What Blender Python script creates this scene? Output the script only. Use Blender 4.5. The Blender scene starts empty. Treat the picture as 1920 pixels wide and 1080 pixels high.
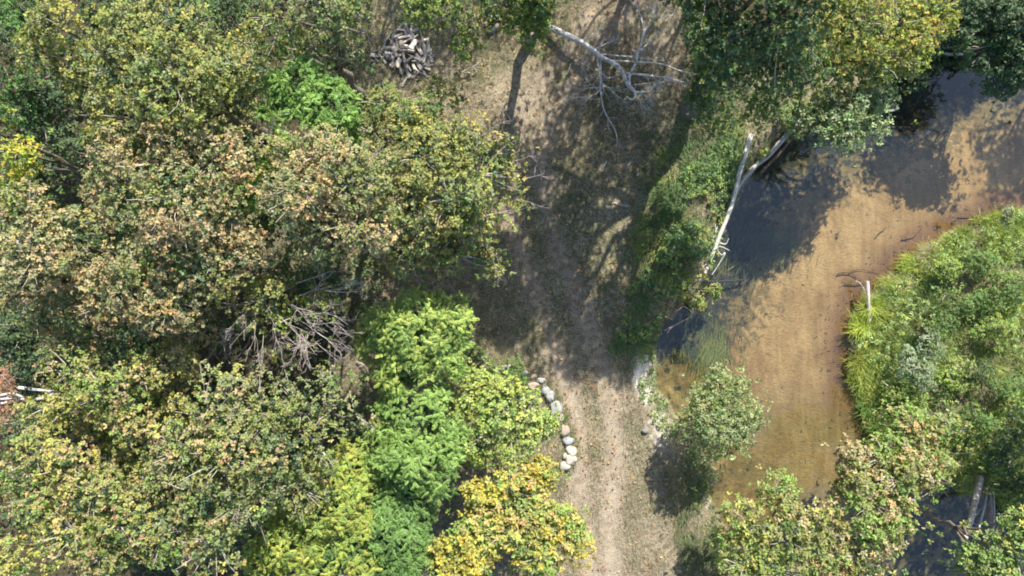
import bpy, math, random
import numpy as np
from mathutils import Vector, Matrix

rng = np.random.default_rng(11)
random.seed(11)
C = bpy.context.scene
COL = C.collection

# ------------------------------------------------------------------ camera, sun, sky, exposure
CAM_H, PX = 26.0, 50.0          # drone height, photo pixels per metre on the ground
SUN_EL, SUN_AZ = math.radians(42.0), math.radians(16.5)   # azimuth from +Y towards +X
cam = bpy.data.cameras.new('camera')
cam.sensor_width = 36.0
cam.lens = 36.0 * CAM_H / (1920 / PX)
cam.clip_start, cam.clip_end = 0.5, 3000
camo = bpy.data.objects.new('camera', cam)
camo.location = (0, 0, CAM_H)
COL.objects.link(camo)
C.camera = camo

world = bpy.data.worlds.new('World')
C.world = world
world.use_nodes = True
wn = world.node_tree
bgn = wn.nodes['Background']
sky = wn.nodes.new('ShaderNodeTexSky')
sky.sky_type = 'NISHITA'
sky.sun_disc = False
sky.sun_elevation = SUN_EL
sky.sun_rotation = SUN_AZ
wn.links.new(sky.outputs[0], bgn.inputs[0])
bgn.inputs[1].default_value = 0.12

sun = bpy.data.lights.new('sun', 'SUN')
sun.energy = 5.0
sun.angle = math.radians(0.55)
sun.color = (1.0, 0.945, 0.83)
suno = bpy.data.objects.new('sun', sun)
sd = Vector((-math.sin(SUN_AZ) * math.cos(SUN_EL), -math.cos(SUN_AZ) * math.cos(SUN_EL), -math.sin(SUN_EL)))
suno.rotation_mode = 'QUATERNION'
suno.rotation_quaternion = sd.to_track_quat('-Z', 'Y')
suno.location = (10, 30, 30)
COL.objects.link(suno)
C.view_settings.view_transform = 'Standard'
C.view_settings.look = 'None'
C.view_settings.gamma = 1.0
C.view_settings.use_curve_mapping = False
C.view_settings.exposure = 1.05
C.cycles.filter_width = 1.9          # the soft pixel of a small drone sensor
C.cycles.max_bounces = 6
C.cycles.transparent_max_bounces = 8
C.cycles.diffuse_bounces = 3

# ------------------------------------------------------------------ helpers
def G(u, v, z=0.0):
    """ray of a photo pixel met at height z"""
    f = (CAM_H - z) / CAM_H
    return np.array([(u - 960) / PX * f, (540 - v) / PX * f, z])

def nrm(a):
    return a / np.maximum(np.linalg.norm(a, axis=-1, keepdims=True), 1e-9)

def _hash(ix, iy, iz=0, seed=0):
    h = (ix.astype(np.int64) * 374761393 + iy.astype(np.int64) * 668265263 + np.int64(1) * iz * 2147483647 + seed * 974711) & 0x7fffffff
    h = (h ^ (h >> 13)) * 1274126177 & 0x7fffffff
    h = (h ^ (h >> 16))
    return (h & 0xffff) / 65535.0

def vnoise(x, y, s=1.0, seed=0):
    x = np.asarray(x, float) * s + 1000.3; y = np.asarray(y, float) * s + 1000.7
    ix, iy = np.floor(x), np.floor(y); fx, fy = x - ix, y - iy
    fx = fx * fx * (3 - 2 * fx); fy = fy * fy * (3 - 2 * fy)
    a = _hash(ix, iy, 0, seed); b = _hash(ix + 1, iy, 0, seed)
    c = _hash(ix, iy + 1, 0, seed); d = _hash(ix + 1, iy + 1, 0, seed)
    return (a * (1 - fx) + b * fx) * (1 - fy) + (c * (1 - fx) + d * fx) * fy

def fbm(x, y, s=1.0, seed=0, o=3):
    t, a, w = 0, 1.0, 0
    for i in range(o):
        t = t + a * vnoise(x, y, s, seed + i); w += a; a *= .5; s *= 2.1
    return t / w

def sstep(a, b, x):
    t = np.clip((x - a) / (b - a), 0, 1)
    return t * t * (3 - 2 * t)

def in_poly(P, x, y):
    P = np.asarray(P, float); r = np.zeros(np.shape(x), bool)
    n = len(P); j = n - 1
    for i in range(n):
        xi, yi = P[i]; xj, yj = P[j]
        if yi != yj:
            r ^= ((yi > y) != (yj > y)) & (x < (xj - xi) * (y - yi) / (yj - yi) + xi)
        j = i
    return r

def line_dist(P, x, y):
    d = np.full(np.shape(x), 1e9)
    for (x0, y0), (x1, y1) in zip(P[:-1], P[1:]):
        vx, vy = x1 - x0, y1 - y0
        t = np.clip(((x - x0) * vx + (y - y0) * vy) / (vx * vx + vy * vy), 0, 1)
        d = np.minimum(d, np.hypot(x - x0 - t * vx, y - y0 - t * vy))
    return d

class MB:
    """collects triangles and links them as one mesh object"""
    def __init__(s): s.v, s.f, s.c, s.m, s.n = [], [], [], [], 0
    def add(s, V, F, col=(1, 1, 1), mat=0):
        V = np.asarray(V, float); F = np.asarray(F, np.int64)
        c = np.asarray(col, float)
        if c.ndim == 1: c = np.tile(c, (len(V), 1))
        s.v.append(V); s.f.append(F + s.n); s.c.append(c)
        s.m.append(np.full(len(F), mat, np.int32)); s.n += len(V)
    def tube(s, P, R, sides=6, col=(.3, .26, .22), mat=0, capmat=None, jit=0.0):
        P = np.asarray(P, float); R = np.asarray(R, float); n = len(P)
        T = np.gradient(P, axis=0); T = nrm(T)
        ref = np.array([0, 0, 1.0]) if abs(T[0][2]) < .9 else np.array([1.0, 0, 0])
        A = nrm(np.cross(T, ref)); B = np.cross(T, A)
        th = np.arange(sides) * 2 * math.pi / sides
        rr = R[:, None] * (1 + jit * rng.normal(size=(n, sides)))
        V = P[:, None, :] + rr[..., None] * (np.cos(th)[None, :, None] * A[:, None, :] + np.sin(th)[None, :, None] * B[:, None, :])
        V = V.reshape(-1, 3); F = []
        for i in range(n - 1):
            for k in range(sides):
                a, b = i * sides + k, i * sides + (k + 1) % sides
                F += [(a, b, b + sides), (a, b + sides, a + sides)]
        s.add(V, F, col, mat)
        cm = mat if capmat is None else capmat
        for e in (0, n - 1):
            W = np.vstack([V[e * sides:(e + 1) * sides], P[e]])
            fl = [(k, sides, (k + 1) % sides) if e == 0 else (k, (k + 1) % sides, sides) for k in range(sides)]
            s.add(W, fl, col, cm)
    def data(s, name, mats, origin=(0, 0, 0), smooth=False):
        me = bpy.data.meshes.new(name)
        if s.n:
            V = np.vstack(s.v) - np.asarray(origin); F = np.vstack(s.f); c = np.vstack(s.c); m = np.concatenate(s.m)
            me.vertices.add(len(V)); me.vertices.foreach_set('co', V.astype(np.float32).ravel())
            me.loops.add(F.size); me.loops.foreach_set('vertex_index', F.astype(np.int32).ravel())
            me.polygons.add(len(F)); me.polygons.foreach_set('loop_start', np.arange(0, F.size, 3, dtype=np.int32))
            at = me.color_attributes.new('Col', 'FLOAT_COLOR', 'POINT')
            at.data.foreach_set('color', np.hstack([np.clip(c, 0, 1), np.ones((len(c), 1))]).astype(np.float32).ravel())
            me.polygons.foreach_set('material_index', m)
            if smooth: me.polygons.foreach_set('use_smooth', np.ones(len(F), bool))
            me.update(calc_edges=True)
        for x in mats: me.materials.append(x)
        return me
    def build(s, name, mats, parent=None, origin=(0, 0, 0), kind=None, smooth=False):
        o = bpy.data.objects.new(name, s.data(name, mats, origin, smooth))
        COL.objects.link(o)
        if parent is not None: o.parent = parent
        else: o.location = origin
        if kind: o['kind'] = kind
        return o

def tag(o, label, cat, group=None):
    o['label'] = label; o['category'] = cat
    if group: o['group'] = group
    return o

def thing(name, label, cat, loc, group=None):
    o = bpy.data.objects.new(name, None); COL.objects.link(o)
    o.location = loc; o.empty_display_size = .3
    return tag(o, label, cat, group)

# ------------------------------------------------------------------ materials
def mat(name):
    m = bpy.data.materials.new(name); m.use_nodes = True
    return m, m.node_tree.nodes, m.node_tree.links

def noise(ns, ls, scale, detail=4, rough=.55, vec=None, dist=0):
    n = ns.new('ShaderNodeTexNoise')
    n.inputs['Scale'].default_value = scale; n.inputs['Detail'].default_value = detail
    n.inputs['Roughness'].default_value = rough; n.inputs['Distortion'].default_value = dist
    if vec is not None: ls.new(vec, n.inputs['Vector'])
    return n.outputs['Fac']

def ramp(ns, ls, fac, a, b, ca=0.0, cb=1.0):
    n = ns.new('ShaderNodeMapRange'); n.interpolation_type = 'SMOOTHSTEP'
    for i, v in zip((1, 2, 3, 4), (a, b, ca, cb)): n.inputs[i].default_value = v
    ls.new(fac, n.inputs[0]); return n.outputs[0]

def mixc(ns, ls, fac, a, b, mode='MIX'):
    n = ns.new('ShaderNodeMix'); n.data_type = 'RGBA'; n.blend_type = mode
    for s, v in ((n.inputs[0], fac), (n.inputs[6], a), (n.inputs[7], b)):
        if isinstance(v, (int, float)): s.default_value = v
        elif isinstance(v, tuple): s.default_value = (*v, 1)
        else: ls.new(v, s)
    return n.outputs[2]

def math_(ns, ls, op, a, b):
    n = ns.new('ShaderNodeMath'); n.operation = op
    for s, v in ((n.inputs[0], a), (n.inputs[1], b)):
        if isinstance(v, (int, float)): s.default_value = v
        else: ls.new(v, s)
    return n.outputs[0]

def attr(ns, name='Col'):
    n = ns.new('ShaderNodeAttribute'); n.attribute_name = name
    return n

def leaf_material(name, transl=.35, rough=.5, spec=.35):
    m, ns, ls = mat(name)
    p = ns['Principled BSDF']
    a = attr(ns)
    geo = ns.new('ShaderNodeNewGeometry')
    v = noise(ns, ls, 9.0, 2, .6, geo.outputs['Position'])
    c = mixc(ns, ls, 1.0, a.outputs['Color'], mixc(ns, ls, v, (.78, .78, .78), (1.22, 1.22, 1.22)), 'MULTIPLY')
    back = mixc(ns, ls, .2, c, (.23, .25, .17))
    c2 = mixc(ns, ls, geo.outputs['Backfacing'], c, back)
    ls.new(c2, p.inputs['Base Color'])
    p.inputs['Roughness'].default_value = rough
    p.inputs['Specular IOR Level'].default_value = spec
    t = ns.new('ShaderNodeBsdfTranslucent')
    tc = mixc(ns, ls, 1.0, c, (1.15, 1.25, .55), 'MULTIPLY')
    ls.new(tc, t.inputs['Color'])
    mx = ns.new('ShaderNodeMixShader'); mx.inputs[0].default_value = transl
    ls.new(p.outputs[0], mx.inputs[1]); ls.new(t.outputs[0], mx.inputs[2])
    ls.new(mx.outputs[0], ns['Material Output'].inputs['Surface'])
    return m

def wood_material(name, scale=14, contrast=.55, bump=.4, spots=False):
    m, ns, ls = mat(name)
    p = ns['Principled BSDF']
    tc = ns.new('ShaderNodeTexCoord')
    f = noise(ns, ls, scale, 6, .65, tc.outputs['Object'])
    lo = 1 - contrast
    c = mixc(ns, ls, 1.0, attr(ns).outputs['Color'], mixc(ns, ls, ramp(ns, ls, f, .3, .7), (lo, lo, lo * .97), (1.25, 1.25, 1.25)), 'MULTIPLY')
    if spots:
        g = noise(ns, ls, scale * .45, 3, .5, tc.outputs['Object'], .6)
        c = mixc(ns, ls, ramp(ns, ls, g, .57, .66, 0, .6), c, (.10, .085, .07))
    ls.new(c, p.inputs['Base Color'])
    p.inputs['Roughness'].default_value = .85
    p.inputs['Specular IOR Level'].default_value = .2
    b = ns.new('ShaderNodeBump'); b.inputs['Strength'].default_value = bump; b.inputs['Distance'].default_value = .03
    ls.new(f, b.inputs['Height']); ls.new(b.outputs[0], p.inputs['Normal'])
    return m

M_leaf = leaf_material('oak_leaf', .32, .55, .22)
M_gloss = leaf_material('shrub_leaf', .30, .48, .3)
M_grass = leaf_material('grass_blade', .3, .55, .3)
M_bark = wood_material('bark', 16)
M_dead = wood_material('bleached_wood', 12, .45, .5, True)
M_drift = wood_material('driftwood', 22, .5, .5)
M_twig = wood_material('twig_bark', 20, .35, .1)
M_end = wood_material('end_grain', 40, .3, .15)

def stone_material():
    m, ns, ls = mat('granite')
    p = ns['Principled BSDF']; tc = ns.new('ShaderNodeTexCoord')
    a = noise(ns, ls, 45, 3, .7, tc.outputs['Object']); b = noise(ns, ls, 5, 5, .6, tc.outputs['Object'])
    c = mixc(ns, ls, 1.0, attr(ns).outputs['Color'], mixc(ns, ls, ramp(ns, ls, a, .35, .65), (.78, .77, .76), (1.12, 1.12, 1.1)), 'MULTIPLY')
    c = mixc(ns, ls, ramp(ns, ls, b, .52, .7, 0, .55), c, (.24, .22, .16))
    ls.new(c, p.inputs['Base Color']); p.inputs['Roughness'].default_value = .8
    bm = ns.new('ShaderNodeBump'); bm.inputs['Strength'].default_value = .35; bm.inputs['Distance'].default_value = .04
    ls.new(b, bm.inputs['Height']); ls.new(bm.outputs[0], p.inputs['Normal'])
    return m
M_stone = stone_material()

def ground_material():
    m, ns, ls = mat('dry_ground')
    p = ns['Principled BSDF']; geo = ns.new('ShaderNodeNewGeometry'); P = geo.outputs['Position']
    sep = ns.new('ShaderNodeSeparateColor'); ls.new(attr(ns, 'mask').outputs['Color'], sep.inputs[0])
    track, green, sand = sep.outputs[0], sep.outputs[1], sep.outputs[2]
    n1 = noise(ns, ls, .9, 5, .6, P); n2 = noise(ns, ls, 4.5, 5, .62, P); n3 = noise(ns, ls, 26, 5, .7, P); n4 = noise(ns, ls, 9, 4, .6, P, .8)
    c = mixc(ns, ls, ramp(ns, ls, n1, .38, .62), (.255, .212, .158), (.345, .288, .215))
    c = mixc(ns, ls, ramp(ns, ls, n2, .42, .66, 0, .85), c, (.15, .12, .088))
    gf = math_(ns, ls, 'MULTIPLY', green, ramp(ns, ls, n4, .36, .62))
    c = mixc(ns, ls, gf, c, (.105, .118, .05))
    c = mixc(ns, ls, math_(ns, ls, 'MULTIPLY', track, ramp(ns, ls, n4, .2, .6, .45, 1)), c, (.40, .34, .265))
    sf = ramp(ns, ls, math_(ns, ls, 'ADD', sand, math_(ns, ls, 'MULTIPLY', math_(ns, ls, 'SUBTRACT', n2, .5), 1.0)), .34, .78)
    c = mixc(ns, ls, sf, c, (.66, .60, .53))
    fl = mixc(ns, ls, ramp(ns, ls, n4, .35, .65), (.05, .043, .03), (.10, .085, .05))  # leaf litter, darkened further for the shade under the crowns
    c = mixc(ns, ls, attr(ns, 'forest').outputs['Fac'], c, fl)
    c = mixc(ns, ls, 1.0, c, mixc(ns, ls, ramp(ns, ls, n3, .32, .68), (.5, .49, .48), (1.35, 1.33, 1.3)), 'MULTIPLY')
    ls.new(c, p.inputs['Base Color']); p.inputs['Roughness'].default_value = .95; p.inputs['Specular IOR Level'].default_value = .1
    b = ns.new('ShaderNodeBump'); b.inputs['Strength'].default_value = .7; b.inputs['Distance'].default_value = .05
    ls.new(math_(ns, ls, 'ADD', n3, n2), b.inputs['Height']); ls.new(b.outputs[0], p.inputs['Normal'])
    return m
M_ground = ground_material()

def bed_material():
    m, ns, ls = mat('river_sand')
    p = ns['Principled BSDF']; geo = ns.new('ShaderNodeNewGeometry'); P = geo.outputs['Position']
    sep = ns.new('ShaderNodeSeparateColor'); ls.new(attr(ns, 'mask').outputs['Color'], sep.inputs[0])
    silt_shade, edge, olive = sep.outputs[0], sep.outputs[1], sep.outputs[2]  # first channel: dark silt plus tree shade painted into the bed
    mp = ns.new('ShaderNodeMapping'); mp.inputs['Rotation'].default_value = (0, 0, .5); mp.inputs['Scale'].default_value = (1.0, 2.2, 1)
    ls.new(P, mp.inputs['Vector'])
    n1 = noise(ns, ls, .7, 4, .6, P); n2 = noise(ns, ls, 3.2, 5, .65, P, .6); n3 = noise(ns, ls, 9, 4, .6, mp.outputs[0], .5); n4 = noise(ns, ls, 40, 3, .6, P)
    c = mixc(ns, ls, ramp(ns, ls, n1, .35, .65), (.228, .15, .073), (.298, .207, .108))
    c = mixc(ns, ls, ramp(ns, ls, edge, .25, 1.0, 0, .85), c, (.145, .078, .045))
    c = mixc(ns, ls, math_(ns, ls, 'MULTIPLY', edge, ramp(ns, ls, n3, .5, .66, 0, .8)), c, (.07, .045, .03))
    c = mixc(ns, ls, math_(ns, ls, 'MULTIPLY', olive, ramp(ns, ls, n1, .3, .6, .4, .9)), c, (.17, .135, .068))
    s2 = math_(ns, ls, 'ADD', silt_shade, math_(ns, ls, 'MULTIPLY', math_(ns, ls, 'SUBTRACT', n2, .5), 1.7))
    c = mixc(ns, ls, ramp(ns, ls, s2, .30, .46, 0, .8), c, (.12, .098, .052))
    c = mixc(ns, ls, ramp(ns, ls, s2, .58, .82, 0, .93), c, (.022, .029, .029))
    c = mixc(ns, ls, 1.0, c, mixc(ns, ls, ramp(ns, ls, n3, .32, .68), (.80, .79, .77), (1.15, 1.15, 1.14)), 'MULTIPLY')
    c = mixc(ns, ls, 1.0, c, mixc(ns, ls, ramp(ns, ls, n4, .3, .7), (.95, .95, .95), (1.05, 1.05, 1.05)), 'MULTIPLY')
    m2 = ns.new('ShaderNodeMapping'); m2.inputs['Rotation'].default_value = (0, 0, .35); m2.inputs['Scale'].default_value = (1.7, .35, 1)
    ls.new(P, m2.inputs['Vector'])
    n5 = noise(ns, ls, 1.5, 4, .6, m2.outputs[0], .8)
    c = mixc(ns, ls, 1.0, c, mixc(ns, ls, ramp(ns, ls, n5, .32, .68), (.82, .81, .79), (1.12, 1.12, 1.11)), 'MULTIPLY')
    ls.new(c, p.inputs['Base Color']); p.inputs['Roughness'].default_value = .9; p.inputs['Specular IOR Level'].default_value = .1
    b = ns.new('ShaderNodeBump'); b.inputs['Strength'].default_value = .5; b.inputs['Distance'].default_value = .07
    ls.new(math_(ns, ls, 'ADD', n3, math_(ns, ls, 'MULTIPLY', n2, .6)), b.inputs['Height']); ls.new(b.outputs[0], p.inputs['Normal'])
    return m
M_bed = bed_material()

def water_material():
    m, ns, ls = mat('clear_river_water')
    ns.remove(ns['Principled BSDF'])
    geo = ns.new('ShaderNodeNewGeometry')
    b = ns.new('ShaderNodeBump'); b.inputs['Strength'].default_value = .22; b.inputs['Distance'].default_value = .02
    ls.new(noise(ns, ls, 4, 2, .5, geo.outputs['Position'], .4), b.inputs['Height'])
    fr = ns.new('ShaderNodeFresnel'); fr.inputs['IOR'].default_value = 1.85
    ls.new(b.outputs[0], fr.inputs['Normal'])
    t = ns.new('ShaderNodeBsdfTransparent'); t.inputs[0].default_value = (.93, .93, .87, 1)
    g = ns.new('ShaderNodeBsdfGlossy'); g.inputs['Roughness'].default_value = .03
    ls.new(b.outputs[0], g.inputs['Normal'])
    mx = ns.new('ShaderNodeMixShader')
    face = math_(ns, ls, 'SUBTRACT', 1.0, geo.outputs['Backfacing'])      # seen from below the surface only transmits
    ls.new(math_(ns, ls, 'MULTIPLY', fr.outputs[0], face), mx.inputs[0]); ls.new(t.outputs[0], mx.inputs[1]); ls.new(g.outputs[0], mx.inputs[2])
    ls.new(mx.outputs[0], ns['Material Output'].inputs['Surface'])
    return m
M_water = water_material()

# ------------------------------------------------------------------ the ground: one height field cut into named pieces
ZW = -0.6
W_PX = [(9000, -1500), (2700, -150), (2300, 40), (2050, 105), (1920, 118), (1850, 128), (1790, 122), (1757, 126), (1737, 152), (1715, 172), (1670, 178), (1600, 225),
        (1510, 250), (1450, 285), (1400, 345), (1362, 425), (1330, 510), (1290, 565), (1240, 615), (1228, 655), (1232, 735), (1262, 775),
        (1300, 830), (1345, 885), (1332, 930), (1352, 975), (1420, 1050), (1500, 1120), (1650, 1220), (1900, 1400), (2500, 1700), (9000, 4400)]
E_PX = [(9000, -600), (2700, 300), (2300, 360), (2050, 378), (1920, 388), (1860, 402), (1800, 428), (1740, 458), (1690, 492), (1650, 532), (1612, 562), (1592, 600),
        (1588, 650), (1592, 700), (1610, 755), (1645, 835), (1700, 905), (1790, 918), (1850, 926), (1885, 965), (1920, 1030), (2100, 1150), (2600, 1400), (9000, 3900)]
def px2w(L, z=ZW): return [tuple(G(u, v, z)[:2]) for u, v in L]
W_SH, E_SH = px2w(W_PX), px2w(E_PX)
RIVER = W_SH + E_SH[::-1]

def zg(x, y, full=False):
    x = np.asarray(x, float); y = np.asarray(y, float)
    jx = x + .16 * (fbm(x, y, 1.6, 5) - .5) * 2; jy = y + .16 * (fbm(x, y, 1.6, 9) - .5) * 2
    dw, de = line_dist(W_SH, jx, jy), line_dist(E_SH, jx, jy)
    ins = in_poly(RIVER, jx, jy)
    east = ~ins & (de < dw)
    t = de / (de + dw + 1e-6)
    depth = np.minimum(.04 + .75 * t ** 1.6, .05 + .9 * dw) + .03 * (fbm(x, y, .8, 3) - .5)
    depth = np.minimum(depth, .02 + .35 * de + .05)
    bump = .10 * (fbm(x, y, .35, 21) - .5) + .05 * (fbm(x, y, 1.7, 31) - .5)
    zwst = ZW + .6 * sstep(0, .9, dw) + bump * sstep(.3, 1.5, dw) + .02
    zest = ZW + .22 * sstep(0, .35, de) + .2 * sstep(.3, 3, de) + bump * sstep(.2, 1, de) + .02
    z = np.where(ins, ZW - np.maximum(depth, .015), np.where(east, zest, zwst))
    if full: return z, ins, east, dw, de, t
    return z

def axis(lo, hi, step, far):
    a = list(np.arange(lo, hi + step / 2, step)); d = step
    while a[-1] < far: d *= 1.5; a.append(a[-1] + d)
    d = step
    while a[0] > -far: d *= 1.5; a.insert(0, a[0] - d)
    return np.array(a)
ax, ay = axis(-20.6, 20.6, .085, 900), axis(-11.8, 11.8, .085, 900)
X, Y = np.meshgrid(ax, ay); sh = X.shape
z, ins, east, dw, de, tt = [a.reshape(sh) for a in zg(X.ravel(), Y.ravel(), True)]
U, Vv = X * PX + 960, 540 - Y * PX      # photo pixels at ground height

def rut(cx, w):
    c = np.interp(Vv, cx[0], cx[1]) + 7 * (fbm(X, Y, .8, 61) - .5)
    return np.exp(-((U - c) / w) ** 2)
rv = [-400, 0, 100, 200, 300, 420, 560, 700, 800, 900, 1000, 1080, 1500]
lr = rut((rv, [1160, 1120, 1062, 985, 955, 965, 1010, 1060, 1085, 1083, 1105, 1112, 1150]), 21)
rr_ = rut((rv, [1240, 1195, 1110, 1042, 1012, 1030, 1085, 1140, 1152, 1150, 1140, 1150, 1200]), 24)
ruts = np.maximum(lr, rr_)
cen = (np.interp(Vv, rv, [1200, 1160, 1086, 1014, 984, 998, 1048, 1100, 1118, 1117, 1122, 1131, 1175]))
lane = np.abs(U - cen + 14 * (fbm(X, Y, 1.1, 71) - .5)) < 62
sandm = np.maximum(np.exp(-((U - 1207 - (Vv - 690) * .12) / 27) ** 2 - ((Vv - 705) / 62) ** 2),
                   .6 * np.exp(-((U - 1240) / 42) ** 2 - ((Vv - 800) / 80) ** 2))
sandm = np.maximum(sandm, .5 * np.exp(-((U - 1335) / 22) ** 2 - ((Vv - 940) / 45) ** 2))
ruts_vis = .62 * ruts * (.45 + .9 * sstep(.35, .65, fbm(X, Y, 1.3, 67))) * (.92 * sstep(640, 750, Vv) + .45 * sstep(260, 120, Vv))  # pale ruts fade over the shaded middle: shade put into their colour
greenm = np.clip(.30 + .3 * sstep(250, 350, Vv) * sstep(720, 600, Vv) + .5 * sstep(.45, .65, fbm(X, Y, .5, 41)) - .8 * ruts, 0, 1)  # greener, darker grass in the middle carries some of its shade
greenm = np.where((U > 1150) & (Vv < 700) & (dw < 4.5), np.clip(greenm + .7 * sstep(4.2, 2.5, dw), 0, 1), greenm)
greenm = np.where(east, .9, greenm)
silt_shade = np.clip(.04 + .85 * sstep(.25, .95, tt) - .25 * sstep(600, 800, Vv), 0, 1) * sstep(0, .5, de)
silt_shade = np.maximum(silt_shade, .75 * np.maximum(np.exp(-((U - 1325) / 55) ** 2 - ((Vv - 625) / 60) ** 2), np.exp(-((U - 1390) / 60) ** 2 - ((Vv - 470) / 50) ** 2)))
silt_shade = np.maximum(silt_shade, .68 * np.exp(-((U - 1425) / 75) ** 4 - ((Vv - 350) / 75) ** 4))  # upper pool: tree shade put into the bed colour
silt_shade = np.where((U > 1640) & (Vv > 880), .95, silt_shade)  # lower right pool: its shade painted as a dark bed
silt_shade = np.where(Vv > 690, np.maximum(silt_shade * .75, .55 * np.exp(-((U - 1420) / 70) ** 2 - ((Vv - 890) / 40) ** 2)), silt_shade)
silt_shade = np.where(Vv < 300, np.maximum(silt_shade, .55 * sstep(330, 170, Vv)), silt_shade)  # bed darkened for the shade over the top right bend
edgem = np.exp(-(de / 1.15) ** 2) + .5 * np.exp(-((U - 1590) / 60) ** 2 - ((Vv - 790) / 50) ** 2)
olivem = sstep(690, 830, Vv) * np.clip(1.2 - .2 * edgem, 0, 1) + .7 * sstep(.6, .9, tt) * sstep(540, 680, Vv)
# pale drag mark on the sand below the flat pale stone
drag = np.exp(-((U - 1486 - (Vv - 690) * .05) / 5) ** 2) * sstep(678, 690, Vv) * sstep(760, 700, Vv)
z += np.where(ins, .016 * (fbm(X * .8 + Y * .5, Y * 1.6 - X * .8, 2.6, 81) - .5) * 2 * sstep(.2, .8, de) , 0)
z += np.where(ins, .02 * drag, 0)
z -= np.where(~ins & ~east, .035 * ruts, 0)

forest = np.clip(sstep(700, 560, U + 90 * (fbm(X, Y, .5, 63) - .5)) + sstep(40, -40, Vv), 0, 1) * (1 - .9 * np.exp(-((U - 545) / 60) ** 2 - ((Vv - 480) / 60) ** 2)) * (1 - .85 * np.exp(-((U - 720) / 60) ** 2 - ((Vv - 25) / 40) ** 2))  # dark litter floor with crown shade put in, lighter in sunlit gaps
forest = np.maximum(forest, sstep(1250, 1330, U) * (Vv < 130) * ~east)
idx = np.arange(X.size).reshape(sh)
q = np.stack([idx[:-1, :-1], idx[:-1, 1:], idx[1:, 1:], idx[1:, :-1]], -1).reshape(-1, 4)
def fm(a): return a[:-1, :-1].ravel()
f_in, f_e, f_lane, f_sand = fm(ins), fm(east), fm(lane & ~ins & ~east & (Vv > -300) & (Vv < 1400)), fm((sandm > .55) & ~ins & ~east)
cls = np.where(f_in, 1, np.where(f_e, 2, np.where(f_lane, 3, np.where(f_sand, 4, 0))))
VV = np.stack([X.ravel(), Y.ravel(), z.ravel()], 1)
mask_land = np.stack([np.clip(ruts_vis, 0, 1).ravel(), greenm.ravel(), sandm.ravel()], 1)
mask_bed = np.stack([np.clip(silt_shade - drag, 0, 1).ravel(), np.clip(edgem - drag, 0, 1).ravel(), np.clip(olivem, 0, 1).ravel()], 1)
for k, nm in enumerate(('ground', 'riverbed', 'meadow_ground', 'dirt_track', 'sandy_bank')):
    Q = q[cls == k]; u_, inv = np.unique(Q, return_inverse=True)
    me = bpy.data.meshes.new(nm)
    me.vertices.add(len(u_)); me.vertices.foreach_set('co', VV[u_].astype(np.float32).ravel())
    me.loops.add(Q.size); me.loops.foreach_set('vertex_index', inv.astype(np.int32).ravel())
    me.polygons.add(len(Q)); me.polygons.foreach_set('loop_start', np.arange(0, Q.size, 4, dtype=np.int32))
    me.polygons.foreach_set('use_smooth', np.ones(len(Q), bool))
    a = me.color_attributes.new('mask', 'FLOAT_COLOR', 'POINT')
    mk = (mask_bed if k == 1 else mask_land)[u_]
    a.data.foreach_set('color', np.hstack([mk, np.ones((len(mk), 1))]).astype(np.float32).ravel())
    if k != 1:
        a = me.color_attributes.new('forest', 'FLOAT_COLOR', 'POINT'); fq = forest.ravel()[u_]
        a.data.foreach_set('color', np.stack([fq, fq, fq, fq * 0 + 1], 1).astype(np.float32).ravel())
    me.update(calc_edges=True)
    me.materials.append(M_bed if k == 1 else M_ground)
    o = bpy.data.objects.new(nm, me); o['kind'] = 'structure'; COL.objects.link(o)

w = MB()
w.add([(3.5, -160, ZW), (250, -160, ZW), (250, 60, ZW), (3.5, 60, ZW)], [(0, 1, 2), (0, 2, 3)])
w.build('river', [M_water], kind='structure')

# ------------------------------------------------------------------ foliage builders
def leaves(mb, p, d, n, L, W, col, fold=.22, droop=.12):
    N = len(p); d = nrm(d); s = nrm(np.cross(d, n)); n = np.cross(s, d)
    L = np.broadcast_to(L, (N,))[:, None]; W = np.broadcast_to(W, (N,))[:, None]
    mid = p + d * L * .52
    V = np.stack([p, mid + s * W * .5 + n * W * fold, p + d * L - n * L * droop, mid - s * W * .5 + n * W * fold], 1).reshape(-1, 3)
    b = np.arange(N)[:, None] * 4
    F = np.concatenate([b + np.array([[0, 2, 1]]), b + np.array([[0, 3, 2]])], 1).reshape(-1, 3)
    mb.add(V, F, np.repeat(col, 4, 0))

def rosettes(mb, P, A, k, L, W, col, open_=.35, jit=.35):
    """k leaves spread about each twig tip P with axis A"""
    n = len(P); A = nrm(A)
    ref = np.where(np.abs(A[:, 2:3]) < .9, np.array([[0, 0, 1.]]), np.array([[1., 0, 0]]))
    B = nrm(np.cross(A, ref)); D = np.cross(A, B)
    th = (np.arange(k)[None, :] / k + rng.random((n, 1))) * 2 * math.pi + rng.normal(0, .35, (n, k))
    el = open_ + rng.normal(0, jit, (n, k))
    d = (np.cos(el) * np.cos(th))[..., None] * B[:, None] + (np.cos(el) * np.sin(th))[..., None] * D[:, None] + np.sin(el)[..., None] * A[:, None]
    nn = A[:, None] * 1.0 + rng.normal(0, .34, (n, k, 3)) + np.array([.1, .3, .2])
    l = L * rng.uniform(.7, 1.2, n * k)
    c = np.repeat(col, k, 0) * rng.uniform(.78, 1.22, (n * k, 1)) + rng.normal(0, .012, (n * k, 3))
    p = np.repeat(P, k, 0) + rng.normal(0, L * .22, (n * k, 3))
    leaves(mb, p, d.reshape(-1, 3), nn.reshape(-1, 3), l, l * W / L, np.clip(c, .004, 1))

def pick(pal, n):
    w_ = np.array([x[1] for x in pal], float); w_ /= w_.sum()
    return np.array([x[0] for x in pal])[rng.choice(len(pal), n, p=w_)]

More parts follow.
